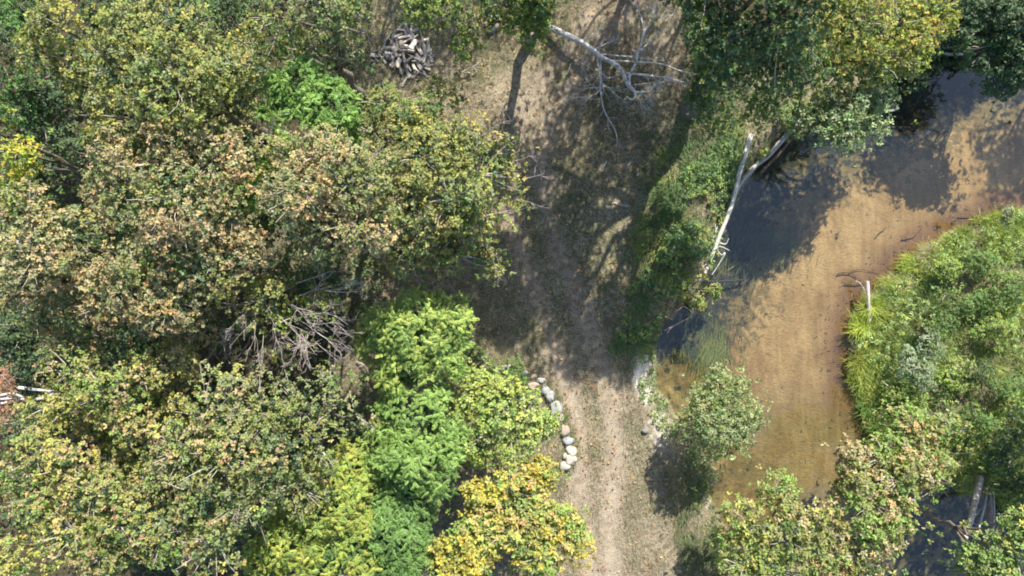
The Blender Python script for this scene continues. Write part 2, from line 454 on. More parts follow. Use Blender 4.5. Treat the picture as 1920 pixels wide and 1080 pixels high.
def pick_near(pal, P, mix=.55, s_=.75):
    """palette colours in coherent patches of the crown rather than leaf by leaf"""
    w_ = np.array([x[1] for x in pal], float); w_ = np.cumsum(w_ / w_.sum())
    g = fbm(P[:, 0] + P[:, 2] * .4, P[:, 1] - P[:, 2] * .4, s_, int(rng.integers(999)))
    rk = np.argsort(np.argsort(g)) / max(len(g) - 1, 1)
    t = mix * rk + (1 - mix) * rng.random(len(g)); t = np.argsort(np.argsort(t)) / max(len(g), 1)
    return np.array([x[0] for x in pal])[np.minimum(np.searchsorted(w_, t), len(pal) - 1)]

def lobe_geo(lobes):
    Cn, R = [], []
    for l in lobes:
        u, v, r, zt = l[:4]
        Rm = r / PX * (CAM_H - zt) / CAM_H
        c = G(u, v, zt - .35 * Rm); Cn.append(c); R.append(Rm)
    return np.array(Cn), np.array(R)

def crown_clumps(Cn, R, dens, flat=.72, inner=.3, low=-.25, gap=.30, gs=.9, seed=0):
    """twig-tip clump centres on and inside the lobes: (positions, outward axes, is_inner)"""
    P, A, I = [], [], []
    for i, (c, r) in enumerate(zip(Cn, R)):
        n = max(6, int(dens * r * r * 2.6))
        d = rng.normal(size=(n * 3, 3)); d = nrm(d); d = d[d[:, 2] > low][:n]
        rad = rng.uniform(.74, 1.1, len(d)) * (1 + .22 * (vnoise(d[:, 0] * 2 + i * 7, d[:, 1] * 2 + d[:, 2], 1.3, seed + i) - .5) * 2)
        m = int(n * inner); di = nrm(rng.normal(size=(m, 3)))
        ri = rng.uniform(.25, .72, m)
        dd = np.vstack([d, di]); rr = np.concatenate([rad, ri])
        p = c + dd * rr[:, None] * np.array([r, r, r * flat])
        a = dd * np.array([1, 1, 1.25]); a[:, 2] += .45
        keep = np.ones(len(p), bool)
        for j, (c2, r2) in enumerate(zip(Cn, R)):
            if j != i:
                e = np.linalg.norm((p - c2) / np.array([r2, r2, r2 * flat]), axis=1)
                keep &= e > .62
        g = fbm(p[:, 0] + p[:, 2] * .6, p[:, 1] + p[:, 2] * .6, gs, seed + 3)
        keep &= g > gap + rng.normal(0, .05, len(p))
        P.append(p[keep]); A.append(nrm(a[keep])); I.append(np.r_[np.zeros(len(d), bool), np.ones(m, bool)][keep])
    return np.vstack(P), np.vstack(A), np.concatenate(I)

def curve(p0, p1, n=5, bow=.12):
    p0, p1 = np.asarray(p0, float), np.asarray(p1, float); L = np.linalg.norm(p1 - p0)
    t = np.linspace(0, 1, n)[:, None]
    off = rng.normal(0, bow * L, 3)
    w_ = rng.normal(0, .025 * L, (n, 3)); w_[0] = 0; w_[-1] = 0
    return p0 * (1 - t) + p1 * t + off * (t * (1 - t)) * 1.6 + w_

def branching(mb, p0, d, L, r, depth, col, spread=.65, kids=4, mat=0, up=0.0, sides=None):
    n = 6 if depth else 4
    d = nrm(np.asarray(d, float)); P = [np.asarray(p0, float)]; dd = d.copy()
    for i in range(n - 1):
        dd = nrm(dd + rng.normal(0, .13, 3) + np.array([0, 0, up])); P.append(P[-1] + dd * L / (n - 1))
    P = np.array(P); R = np.linspace(r, max(r * .35, .004), n)
    mb.tube(P, R, sides or (5 if r > .03 else 3), col, mat)
    if depth:
        for k in range(kids):
            t = rng.uniform(.25, .98); x = t * (n - 1); i = min(int(x), n - 2)
            pp = P[i] * (1 - x + i) + P[i + 1] * (x - i)
            nd = nrm(d + rng.normal(0, spread, 3) * np.array([1, 1, .6]))
            branching(mb, pp, nd, L * rng.uniform(.35, .6), max(r * .55 * (1 - .4 * t), .004), depth - 1, col, spread, max(2, kids - 1), mat, up)

def woody_skeleton(root, base, Cn, R, clP, trunk_r, fork, bark, twigcol, twig_n, straight=False):
    """trunk, one limb per big lobe, and the fine twigs of the crown"""
    base = np.asarray(base, float)
    zc = Cn[:, 2].max()
    cm = np.average(Cn, axis=0, weights=R ** 2)
    fp = np.array([base[0] * .6 + cm[0] * .4, base[1] * .6 + cm[1] * .4, base[2] + (zc - base[2]) * fork])
    if straight: fp[:2] = base[:2]
    t = MB(); P = curve(base - np.array([0, 0, .25]), fp, 7, 0 if straight else .03)
    Rr = np.linspace(trunk_r * 1.15, trunk_r * .72, 7); Rr[0] *= 1.35
    t.tube(P, Rr, 9, bark, jit=.05); t.build('trunk', [M_bark], root, base, smooth=True)
    order = np.argsort(-R)[:9]
    ends = {}
    for i in order:
        l = MB(); e = Cn[i] + np.array([0, 0, .2 * R[i]])
        P = curve(fp - np.array([0, 0, .1]), e, 6, .1)
        l.tube(P, np.linspace(trunk_r * .5, .03, 6), 6, bark, jit=.04)
        l.build('limb', [M_bark], root, base, smooth=True); ends[i] = P
    tw = MB()
    sel = rng.permutation(len(clP))[:twig_n]
    for k in sel:
        p = clP[k]; i = order[np.argmin(np.linalg.norm(Cn[order] - p, axis=1))]
        q_ = ends[i][-1] * .6 + ends[i][-2] * .4
        q_ = q_ + (p - q_) * rng.uniform(.1, .45)
        tw.tube(curve(q_, p + (p - q_) * .06, 4, .08), np.linspace(.022, .007, 4), 3, np.array(twigcol) * rng.uniform(.7, 1.2))
    if tw.n: tw.build('twigs', [M_twig], root, base, kind='stuff')

def base_of(Cn, R):
    cm = np.average(Cn, axis=0, weights=R ** 2)
    return np.array([cm[0], cm[1], float(zg(cm[0], cm[1]))])

def jitter_col(c, n_, v=.14, h=.1):
    return np.clip(c * rng.uniform(1 - v, 1 + v, (n_, 1)) * (1 + rng.normal(0, h, (n_, 3)) * np.array([1, .5, .8])), .004, 1)

LEAFCOUNT = 0
def broadleaf(name, label, cat, lobes, pal, inner_pal, group=None, dens=15, ros=10, k=8, L=.09, W=.062, spread=.27, base=None,
              trunk_r=None, fork=.45, gap=.40, gs=1.1, inner=.3, bark=(.19, .165, .14), twigcol=(.42, .37, .33), twig_n=140, mat_=None,
              flat=.72, low=-.25, open_=.35, seed=None, straight=False):
    global LEAFCOUNT
    Cn, R = lobe_geo(lobes)
    if base is None: base = base_of(Cn, R)
    else:
        b = G(base[0], base[1], 0); base = np.array([b[0], b[1], float(zg(b[0], b[1]))])
    root = thing(name, label, cat, base, group)
    seed = int(rng.integers(1000)) if seed is None else seed
    P, A, I = crown_clumps(Cn, R, dens, flat, inner, low, gap, gs, seed)
    n = len(P)
    # colour: by clump, coherent over the crown
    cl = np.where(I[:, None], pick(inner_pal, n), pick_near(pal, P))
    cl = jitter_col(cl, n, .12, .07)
    kk = ros
    rp = np.repeat(P, kk, 0); ra = np.repeat(A, kk, 0)
    off = rng.normal(0, spread, (n * kk, 3)); off -= ra * (off * ra).sum(1, keepdims=True) * .55
    dome = -(np.linalg.norm(off, axis=1, keepdims=True) ** 2) / (spread * 1.7)
    rp = rp + off + ra * dome
    rax = nrm(ra + off / spread * .55 + rng.normal(0, .22, rp.shape) + np.array([0, 0, .25]))
    other = rng.random(n * kk) < .14
    rc = np.repeat(cl, kk, 0)
    rc[other] = np.where(np.repeat(I, kk)[other][:, None], pick(inner_pal, other.sum()), pick(pal, other.sum()))
    rc = jitter_col(rc, n * kk, .15, .06)
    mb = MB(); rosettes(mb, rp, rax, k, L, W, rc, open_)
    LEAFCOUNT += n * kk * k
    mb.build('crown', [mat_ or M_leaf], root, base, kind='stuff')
    tr = trunk_r or max(.05, .02 * Cn[:, 2].max())
    woody_skeleton(root, base, Cn, R, P[~I], tr, fork, bark, twigcol, twig_n, straight)
    return root, base, Cn, R, P

def frond_arrays(np_=10, wid=.24, col=(.2, .3, .05)):
    """pinnate leaf along +X, length 1"""
    mb = MB(); t = np.linspace(.16, .93, np_)
    p, d, n, L = [], [], [], []
    for x in t:
        zz = .10 * math.sin(math.pi * x * .8) - .22 * x * x
        for s in (-1, 1):
            p.append((x, 0, zz)); d.append((.62, s * .9, -.42 + rng.normal(0, .1))); n.append((rng.normal(0, .2), -s * .15, 1))
            L.append(wid * (.55 + .6 * math.sin(math.pi * min(1, x * .85 + .1))))
    p.append((.93, 0, -.11)); d.append((1, 0, -.4)); n.append((0, 0, 1)); L.append(wid * .75)
    L = np.array(L) * rng.uniform(.9, 1.1, len(L))
    d = np.array(d, float) + rng.normal(0, .16, (len(p), 3)); c = jitter_col(np.tile(np.array(col), (len(p), 1)), len(p), .2, .06)
    leaves(mb, np.array(p, float), np.array(d, float), np.array(n, float), L, L * .58, c, .12, .2)
    xs = np.array([0, .5, 1.0]); mb.tube(np.stack([xs, 0 * xs, .1 * np.sin(math.pi * xs * .8) - .22 * xs ** 2], 1), [.014, .01, .005], 3, np.array(col) * 1.25)
    return mb

def pinnate(name, label, lobes, pals, inner_col, group=None, dens=7, per=7, L=.42, cat='tree', cap=290, gap=.33, base=None, low=-.1, trunk_r=None, wid=.23, inner=.3):
    Cn, R = lobe_geo(lobes)
    if base is None: base = base_of(Cn, R)
    else:
        b = G(base[0], base[1], 0); base = np.array([b[0], b[1], float(zg(b[0], b[1]))])
    root = thing(name, label, cat, base, group)
    P, A, I = crown_clumps(Cn, R, dens, .72, inner, low, gap, 1.1, int(rng.integers(999)))
    tm = [frond_arrays(int(rng.integers(7, 11)), wid * rng.uniform(.9, 1.25), c) for c in pals for _ in range(3)]; ti = [frond_arrays(10, wid, c) for c in (inner_col,)]
    n = len(P); A = nrm(A + np.array([0, 0, .5]))
    A = nrm(A + rng.normal(0, .25, A.shape))
    ref = np.where(np.abs(A[:, 2:3]) < .9, np.array([[0, 0, 1.]]), np.array([[1., 0, 0]]))
    B = nrm(np.cross(A, ref)); D = np.cross(A, B)
    fr = []
    for i in range(n):
        t0 = rng.random() * 6.28; var = int(rng.integers(len(tm)))
        for k in range(per):
            th = t0 + k * 6.283 / per + rng.normal(0, .25); el = rng.normal(.42, .2)
            d = math.cos(el) * (math.cos(th) * B[i] + math.sin(th) * D[i]) + math.sin(el) * A[i]
            nn = A[i] + rng.normal(0, .15, 3); s = np.cross(nn, d); s /= np.linalg.norm(s); nn = np.cross(d, s)
            l = L * rng.uniform(.7, 1.15)
            fr.append((P[i] + rng.normal(0, .05, 3), d, s, nn, l, var if rng.random() < .7 else int(rng.integers(len(tm))), bool(I[i])))
    score = np.array([f[0][2] * 1.0 + f[3][2] * .6 - (9 if f[6] else 0) + rng.normal(0, .5) for f in fr])
    order = np.argsort(-score); top = set(order[:cap].tolist())
    mb = MB()
    for i, (p, d, s, nn, l, var, inn) in enumerate(fr):
        if i in top: continue
        T = ti[0] if inn else tm[var]
        Mx = np.stack([d, s, nn]) * l
        o0 = mb.n
        V = np.vstack(T.v) @ Mx + p
        mb.add(V, np.vstack(T.f), np.vstack(T.c) * rng.uniform(.72, 1.2))
    crown = mb.build('crown', [M_gloss], root, base, kind='stuff')
    meshes = [t.data('frond', [M_gloss]) for t in tm]
    for i in top:
        p, d, s, nn, l, var, inn = fr[i]
        o = bpy.data.objects.new('frond', meshes[var]); COL.objects.link(o); o.parent = crown
        m = Matrix.Identity(4)
        for r_ in range(3):
            m[r_][0], m[r_][1], m[r_][2] = d[r_] * l, s[r_] * l, nn[r_] * l
            m[r_][3] = p[r_] - base[r_]
        o.matrix_local = m
    woody_skeleton(root, base, Cn, R, P[~I], trunk_r or max(.05, .02 * Cn[:, 2].max()), .45, (.2, .17, .14), (.3, .25, .2), 50)
    return root, base, Cn, R, P

def bare_twigs(root, base, spots, col=(.42, .35, .32), depth=2, L=1.0, r=.02, name='bare_branch', mat_=None):
    """leafless branch ends: (u, v, z, direction in the picture)"""
    for (u, v, z_, du, dv) in spots:
        mb = MB(); branching(mb, G(u, v, z_), (du, -dv, rng.normal(.1, .2)), L * rng.uniform(.8, 1.2), r, depth, col, .55, 4)
        mb.build(name, [mat_ or M_twig], root, base)

# palettes (linear base colours)
YEL = (.43, .405, .105); OLV = (.27, .295, .085); TAN = (.48, .38, .19); PNK = (.42, .335, .185); GRN = (.13, .20, .045); GRY = (.25, .28, .13)
DGR = (.055, .10, .035); TEAL = (.06, .13, .06); LIM = (.34, .44, .06); ORG = (.48, .32, .13); LGR = (.26, .36, .08)
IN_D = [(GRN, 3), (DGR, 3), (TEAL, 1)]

oak_grp = 'oaks of the wood'
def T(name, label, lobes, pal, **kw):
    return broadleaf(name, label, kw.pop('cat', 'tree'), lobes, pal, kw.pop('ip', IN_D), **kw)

# ---- oaks of the wood on the left half
T('oak_tree', 'broad yellow-green oak crown in the upper left, widest in that corner', [(250, 60, 75, 8), (330, 55, 85, 8.2), (225, 130, 75, 7.8), (330, 140, 105, 8.8), (420, 120, 65, 7.6), (240, 215, 75, 7.4), (335, 215, 85, 8), (425, 195, 60, 7)],
  [(OLV, 4), (YEL, 3), (GRY, 2), (GRN, 1.4)], group=oak_grp, seed=3)
T('oak_tree', 'small yellow oak between the broad yellow-green crown and the left frame edge', [(100, 45, 52, 7.6), (75, 90, 45, 7.2), (135, 115, 45, 7), (155, 165, 42, 6.4), (185, 250, 40, 6)],
  [(YEL, 4), (OLV, 3), (GRN, 1.2)], group=oak_grp)
T('oak_tree', 'vivid golden-green crown cut off by the left frame edge', [(-10, 245, 52, 7), (22, 290, 45, 6.8), (-5, 335, 45, 6.2)],
  [((.48, .44, .04), 4), (LIM, 2), (GRN, 1)], group=oak_grp, L=.10)
T('oak_tree', 'grey-green oak left of the woodpile with pale yellow tips', [(520, 35, 62, 7.6), (600, 25, 75, 8), (640, 85, 46, 7), (590, 95, 44, 6.6), (480, 70, 48, 6.6), (655, 15, 40, 7.2)],
  [(GRY, 4), (OLV, 2.2), (GRN, 3), (YEL, .7)], group=oak_grp)
T('oak_tree', 'olive oak just below the woodpile and right of the bright green fronds', [(720, 195, 42, 6), (760, 235, 62, 6.6), (835, 165, 42, 5.6), (800, 200, 40, 5.9), (700, 245, 50, 6.2)],
  [(OLV, 4), (GRN, 3), (YEL, 2)], group=oak_grp)
T('oak_tree', 'tan-leaved oak below the broad yellow-green crown, fading to pinkish brown', [(225, 290, 62, 7.5), (300, 300, 80, 8.2), (395, 295, 80, 8), (330, 375, 92, 8.4), (245, 375, 72, 7.4), (430, 370, 72, 7.6), (190, 345, 40, 6.6)],
  [(TAN, 4), (PNK, 2), (GRY, 3), (OLV, 1.6)], group=oak_grp, seed=12, gap=.34)
T('oak_tree', 'tan and olive oak in the middle of the wood beside the bright green fronds', [(600, 285, 60, 7.4), (660, 330, 78, 8), (560, 365, 72, 7.8), (680, 415, 72, 7.6), (600, 435, 60, 7), (520, 300, 48, 7)],
  [(TAN, 3.2), (PNK, 1.6), (GRY, 3), (OLV, 2.2)], group=oak_grp, seed=15, gap=.35)
e = T('oak_tree', 'yellow-olive oak reaching long ragged branches out over the clearing', [(790, 290, 78, 7.4), (870, 265, 58, 6.8), (930, 285, 36, 6.3), (850, 370, 78, 7.4), (950, 335, 26, 6), (975, 350, 18, 5.8), (785, 410, 70, 7), (885, 420, 50, 6.4), (935, 400, 22, 5.8),
       (830, 470, 45, 6), (910, 475, 20, 5.4), (925, 505, 13, 5.2), (745, 345, 66, 7.2), (970, 395, 14, 5.6), (760, 480, 40, 6), (900, 325, 45, 6.6)],
  [(OLV, 4), (YEL, 3), (GRY, 2), (GRN, 1.6), (TAN, 1)], group=oak_grp, seed=18)
bare_twigs(e[0], e[1], [(985, 335, 5.9, 1, -.5), (970, 370, 5.7, 1, .6), (918, 470, 5.2, .5, 1), (925, 500, 5.2, .35, 1), (925, 240, 6, 1, -.7), (960, 300, 6, 1, .3), (880, 205, 5.8, 1, -.5)], L=.6, r=.014)
T('oak_tree', 'tan oak crown at the left frame edge, its lower side dark green', [(40, 395, 56, 7.2), (60, 475, 78, 7.8), (130, 430, 60, 7.2), (25, 545, 56, 7), (110, 520, 50, 6.8)],
  [(TAN, 4), (GRY, 3), (OLV, 2), (PNK, 1)], group=oak_grp, gap=.35)
T('oak_tree', 'rust-tinged oak with orange-brown tips above the half-bare tree', [(330, 470, 78, 7.6), (250, 520, 70, 7.4), (325, 565, 66, 7.2), (195, 555, 58, 7), (400, 510, 66, 7.2), (130, 570, 46, 6.4), (190, 620, 46, 5.4), (360, 620, 40, 5.4), (90, 590, 44, 5.6), (450, 465, 56, 7), (270, 605, 35, 6.4)],
  [(TAN, 3), (PNK, 2.6), (ORG, .9), (GRY, 2.6), (OLV, 1.6)], group=oak_grp, seed=22, gap=.35)
e = T('oak_tree', 'half-bare oak with grey fanning branches left of the lime-green crown', [(500, 555, 50, 6), (560, 600, 50, 5.8), (470, 600, 32, 5.6), (600, 560, 30, 5.6), (520, 640, 30, 5.2), (455, 660, 22, 4.8), (590, 625, 34, 5.3), (545, 655, 26, 4.9)],
  [(OLV, 3), (YEL, 2), (PNK, 1.4), (LGR, 2)], dens=11, group=oak_grp, gap=.42, twig_n=160, base=(470, 560))
bare_twigs(e[0], e[1], [(560, 555, 5.6, 1, -.3), (570, 590, 5.8, 1, .1), (560, 600, 5.6, 1, .5), (545, 610, 5.5, .8, .9), (530, 620, 5.4, .5, 1), (470, 600, 5.4, -.7, 1), (495, 620, 5.2, 0, 1),
      (600, 600, 5.3, 1, .3), (590, 640, 5, .8, .7), (590, 545, 5.4, 1, -.1), (480, 550, 5.7, -.4, .7), (440, 625, 5, -1, .5), (520, 590, 5.8, .9, .7), (545, 570, 5.9, 1, .4)], col=(.52, .44, .40), L=1.15, r=.013, depth=3)
bare_twigs(e[0], e[1], [(x_, y_, 5.7, dx_, dy_) for x_, y_, dx_, dy_ in [(540, 570, 1, .3), (575, 605, 1, .2), (565, 625, .6, 1), (515, 615, .1, 1), (500, 580, .5, 1), (590, 620, 1, .7), (455, 590, -1, .6), (605, 585, 1, .5), (480, 575, -.2, 1), (610, 545, 1, 0), (560, 530, 1, -.4), (530, 600, .7, .8)]], col=(.54, .46, .43), L=1.1, r=.014, depth=2)
T('oak_tree', 'pale yellow oak right of the white dead branches at the left edge', [(125, 690, 50, 6.4), (190, 735, 62, 6.8), (270, 700, 50, 6.2), (130, 760, 46, 6.2), (235, 790, 52, 6.4), (190, 800, 50, 5.2), (80, 770, 44, 5.4), (300, 750, 46, 5.2), (320, 680, 40, 5.8), (350, 700, 30, 5.4)],
  [(YEL, 3.5), (OLV, 3.5), (TAN, 2), (LGR, 1.5)], group=oak_grp, seed=31, gap=.38)
T('oak_tree', 'cream-tipped oak filling the lower left corner above the dark gap', [(50, 850, 46, 6.6), (125, 870, 56, 7), (60, 960, 42, 6.4), (170, 935, 64, 7.2), (230, 985, 68, 7), (135, 1010, 56, 6.8), (200, 1050, 50, 6.6), (30, 905, 30, 6), (255, 900, 50, 5.6), (90, 930, 44, 5.6), (200, 870, 44, 5.6)],
  [(YEL, 3), (TAN, 3), (OLV, 3), (LGR, 1.5)], group=oak_grp, seed=33, gap=.36)
T('oak_tree', 'yellow oak in the bottom left corner of the picture', [(0, 1050, 42, 6.4), (50, 1075, 46, 6.6)], [(YEL, 4), (OLV, 2), (LGR, 1)], group=oak_grp)
T('oak_tree', 'olive-tan oak in the lower wood, second crown left of the lime tree', [(400, 770, 80, 7), (340, 845, 72, 6.8), (430, 855, 84, 7.4), (370, 930, 74, 7), (455, 950, 66, 6.8), (300, 1010, 60, 6.4), (400, 1030, 66, 6.8), (300, 900, 40, 6.2)],
  [(OLV, 3.4), (TAN, 2.4), (GRY, 3), (LGR, 1.4), (YEL, 1)], group=oak_grp, seed=36)
T('oak_tree', 'dull green oak nestled left of the grey-green feathery crown', [(485, 775, 78, 6.8), (560, 760, 70, 6.4), (620, 770, 55, 6), (530, 855, 78, 6.8), (600, 835, 56, 6.2), (625, 720, 36, 5.4), (560, 920, 50, 6), (670, 775, 40, 5.4)],
  [(OLV, 2.6), (GRY, 3.4), (GRN, 2.4), (TAN, 1.4)], group=oak_grp, seed=38)
# ---- feathery trees
pinnate('locust_tree', 'lime-green feathery tree at the edge of the clearing, brightest crown of all', [(785, 620, 72, 5), (725, 635, 46, 4.4), (840, 605, 42, 4.8), (775, 690, 58, 4.6), (830, 675, 50, 4.6), (690, 640, 18, 3.8), (800, 580, 30, 4.8), (735, 700, 30, 4)],
  [(.33, .45, .09), (.28, .41, .08), (.39, .47, .10), (.22, .36, .075)], (.09, .19, .035), dens=46, L=.26)
pinnate('locust_tree', 'grey-green feathery tree directly below the lime-green one', [(790, 790, 66, 4.6), (780, 855, 76, 4.8), (835, 830, 40, 4.2), (735, 845, 46, 4.2), (740, 780, 36, 4)],
  [(.23, .38, .07), (.27, .42, .09), (.19, .33, .065)], (.08, .16, .04), dens=46, L=.26)
pinnate('locust_tree', 'dark feathery green tree at the bottom edge left of the yellow oak', [(765, 935, 54, 4.2), (745, 1000, 62, 4.4), (770, 1060, 56, 4.2), (700, 1065, 40, 4)],
  [(.16, .30, .06), (.19, .34, .07), (.13, .25, .055)], (.06, .13, .035), dens=46, L=.26)
pinnate('locust_tree', 'yellow-green feathery tree at the bottom edge left of the dark feathery one', [(650, 885, 50, 4.6), (615, 940, 72, 5), (655, 975, 46, 4.6), (560, 1020, 62, 4.8), (635, 1045, 68, 4.8), (505, 1050, 44, 4.4)],
  [(.33, .42, .06), (.42, .44, .07), (.24, .35, .06)], (.10, .20, .035), dens=42, L=.25)
pinnate('locust_tree', 'bright green feathery tree poking up beneath the grey-green oak', [(570, 160, 48, 6.9), (620, 205, 54, 6.9), (555, 205, 42, 6.6), (510, 205, 28, 6.4), (640, 240, 34, 6.4), (520, 165, 26, 6.4)],
  [(.20, .38, .065), (.25, .42, .075), (.15, .31, .055)], (.06, .15, .03), dens=44, L=.26)
pinnate('locust_sapling', 'bright green sapling glimpsed through the tan oaks', [(510, 350, 36, 4), (530, 300, 30, 4), (470, 370, 20, 3.6)], [(.24, .47, .05), (.28, .49, .055)], (.05, .12, .03), cat='sapling', dens=8)
T('maple_sapling', 'deep green sapling against the left frame edge in the top corner', [(0, 70, 42, 4.6), (15, 150, 36, 4.2), (-10, 20, 36, 4.4), (25, 205, 30, 3.8)], [((.09, .22, .045), 3), ((.12, .28, .055), 2), (DGR, 1)], cat='sapling', ip=[(DGR, 2), (GRN, 1)], gap=.33)
# ---- right of them, towards the track
T('aspen_tree', 'light green round-leaved tree beside the row of stones', [(895, 720, 42, 3.8), (940, 765, 66, 4.4), (955, 815, 62, 4.2), (1010, 800, 32, 3.6), (900, 830, 42, 4), (870, 760, 40, 3.8), (985, 755, 28, 3.8), (1030, 795, 16, 3.3)],
  [((.34, .42, .075), 4), ((.44, .49, .13), 2), (LGR, 3), ((.45, .46, .24), .7)], ip=[(LGR, 2), (GRN, 3)], L=.10, W=.075, dens=15, gap=.31, twig_n=40, mat_=M_gloss, open_=.2)
T('oak_tree', 'golden-yellow oak at the bottom edge beside the track', [(950, 915, 46, 4.4), (1015, 895, 36, 4), (1055, 990, 46, 4), (1000, 975, 52, 4.6), (935, 1000, 62, 4.8), (880, 1030, 62, 4.8), (1015, 1045, 56, 4.4), (845, 1060, 46, 4.6), (1085, 1030, 30, 3.8), (900, 940, 36, 4.2)],
  [((.50, .43, .06), 3), (YEL, 3), ((.54, .45, .14), 2), (LGR, 3), (ORG, .15)], ip=[(LGR, 2), (GRN, 2), (YEL, 1)], L=.125, W=.078, group=oak_grp, gap=.38, twig_n=110)
e = T('clearing_oak', 'fresh green tree hanging over the top edge, trunk throwing a long bar of shade', [(830, 5, 40, 5), (885, 40, 30, 4.6), (868, 85, 17, 4.2), (940, 15, 42, 5), (1000, 15, 34, 4.6), (998, 42, 30, 3.5), (1003, 58, 24, 2.8), (1001, 22, 32, 3.9), (985, 0, 36, 4.4), (1010, -10, 40, 5), (780, 10, 26, 4.6),
      (900, -90, 80, 8), (1000, -130, 100, 9), (1090, -170, 80, 8.6), (850, -190, 90, 8.6), (980, -240, 100, 9), (1140, -230, 150, 10)],
  [(LGR, 4), (GRN, 2), ((.14, .23, .07), 3), (YEL, .6)], base=(1000, 72), trunk_r=.16, fork=.62, gap=.24, straight=True, bark=(.30, .27, .24))

# ---- trees by the river
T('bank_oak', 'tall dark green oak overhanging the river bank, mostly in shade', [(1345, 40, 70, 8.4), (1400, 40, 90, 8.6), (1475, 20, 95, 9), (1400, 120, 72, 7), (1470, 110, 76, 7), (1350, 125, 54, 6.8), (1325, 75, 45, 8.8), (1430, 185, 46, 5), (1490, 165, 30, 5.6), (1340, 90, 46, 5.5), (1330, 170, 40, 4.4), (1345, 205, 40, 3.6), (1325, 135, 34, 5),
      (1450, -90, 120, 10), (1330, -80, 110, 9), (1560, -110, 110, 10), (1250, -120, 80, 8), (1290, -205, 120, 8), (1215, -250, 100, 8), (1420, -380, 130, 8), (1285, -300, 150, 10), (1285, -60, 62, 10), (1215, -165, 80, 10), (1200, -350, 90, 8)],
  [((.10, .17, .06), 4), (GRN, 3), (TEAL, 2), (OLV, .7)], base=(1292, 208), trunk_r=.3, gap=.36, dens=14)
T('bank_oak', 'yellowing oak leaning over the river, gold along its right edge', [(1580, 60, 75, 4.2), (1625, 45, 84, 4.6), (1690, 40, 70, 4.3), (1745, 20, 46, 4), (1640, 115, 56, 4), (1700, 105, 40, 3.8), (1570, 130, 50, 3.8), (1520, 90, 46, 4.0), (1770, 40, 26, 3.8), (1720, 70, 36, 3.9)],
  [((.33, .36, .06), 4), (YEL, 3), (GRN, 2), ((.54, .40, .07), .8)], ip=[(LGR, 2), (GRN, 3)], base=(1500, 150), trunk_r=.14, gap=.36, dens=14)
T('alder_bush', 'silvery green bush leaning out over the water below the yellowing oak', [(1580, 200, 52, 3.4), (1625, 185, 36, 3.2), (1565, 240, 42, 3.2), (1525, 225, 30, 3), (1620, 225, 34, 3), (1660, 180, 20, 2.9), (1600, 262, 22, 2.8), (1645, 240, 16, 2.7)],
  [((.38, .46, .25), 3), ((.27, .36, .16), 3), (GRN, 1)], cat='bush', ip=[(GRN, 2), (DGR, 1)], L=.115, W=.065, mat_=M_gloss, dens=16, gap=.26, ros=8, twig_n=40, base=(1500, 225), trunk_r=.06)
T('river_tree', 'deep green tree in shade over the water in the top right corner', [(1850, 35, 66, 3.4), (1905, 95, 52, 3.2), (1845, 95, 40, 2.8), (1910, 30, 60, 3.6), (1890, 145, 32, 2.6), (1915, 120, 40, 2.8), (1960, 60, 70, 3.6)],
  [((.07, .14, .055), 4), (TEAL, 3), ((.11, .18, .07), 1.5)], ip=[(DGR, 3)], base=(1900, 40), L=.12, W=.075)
T('river_alder', 'round grey-green alder alone on the bank beside the track', [(1355, 725, 40, 2.8), (1345, 785, 56, 3.1), (1400, 775, 36, 2.7), (1330, 835, 36, 2.5), (1300, 790, 28, 2.4), (1375, 820, 34, 2.5), (1415, 790, 20, 2.3), (1310, 745, 22, 2.3), (1385, 720, 20, 2.4)],
  [((.29, .35, .14), 4), ((.38, .43, .21), 2.4), (GRN, 2)], ip=[(GRN, 3), (LGR, 1)], L=.105, W=.048, mat_=M_gloss, dens=17, gap=.24, ros=8, twig_n=60, base=(1285, 838), trunk_r=.05, fork=.3, open_=.5)
T('bank_bush', 'tan and olive bush spreading over the river at the bottom edge', [(1400, 980, 56, 3.2), (1465, 925, 46, 3), (1480, 1010, 70, 3.5), (1390, 1050, 50, 3.2), (1545, 985, 50, 3.2), (1450, 1070, 60, 3.4), (1375, 1000, 30, 2.6), (1550, 1060, 50, 3.2)],
  [(TAN, 2.4), (OLV, 3), (LGR, 3), (YEL, 1.2)], cat='bush', ip=[(LGR, 1), (GRN, 3)], dens=10, base=(1400, 1030), trunk_r=.08, L=.12, W=.075)
T('bank_bush', 'cream-flecked bush in the river bend, touching the grassy island', [(1620, 940, 66, 3.4), (1680, 900, 60, 3.3), (1605, 862, 32, 2.6), (1730, 880, 46, 3), (1640, 1010, 60, 3.4), (1590, 1045, 40, 3), (1720, 935, 40, 3), (1655, 850, 36, 2.6), (1640, 1075, 40, 3.2), (1690, 980, 40, 3)],
  [(LGR, 3), (TAN, 2.4), (OLV, 3), ((.42, .36, .2), 1)], cat='bush', ip=[(LGR, 1), (GRN, 3)], dens=10, base=(1700, 860), trunk_r=.09, L=.12, W=.075)
T('island_oak', 'low tan-yellow oak growing in the grass of the island', [(1700, 800, 46, 1.9), (1765, 815, 46, 2), (1790, 850, 34, 1.9), (1700, 845, 40, 1.9), (1745, 850, 40, 2), (1680, 780, 20, 1.5)],
  [(TAN, 2.4), (LGR, 3), (OLV, 2), ((.42, .36, .2), 1)], cat='bush', ip=[(LGR, 1), (GRN, 3)], L=.11, W=.07, dens=13, trunk_r=.05, gap=.38)
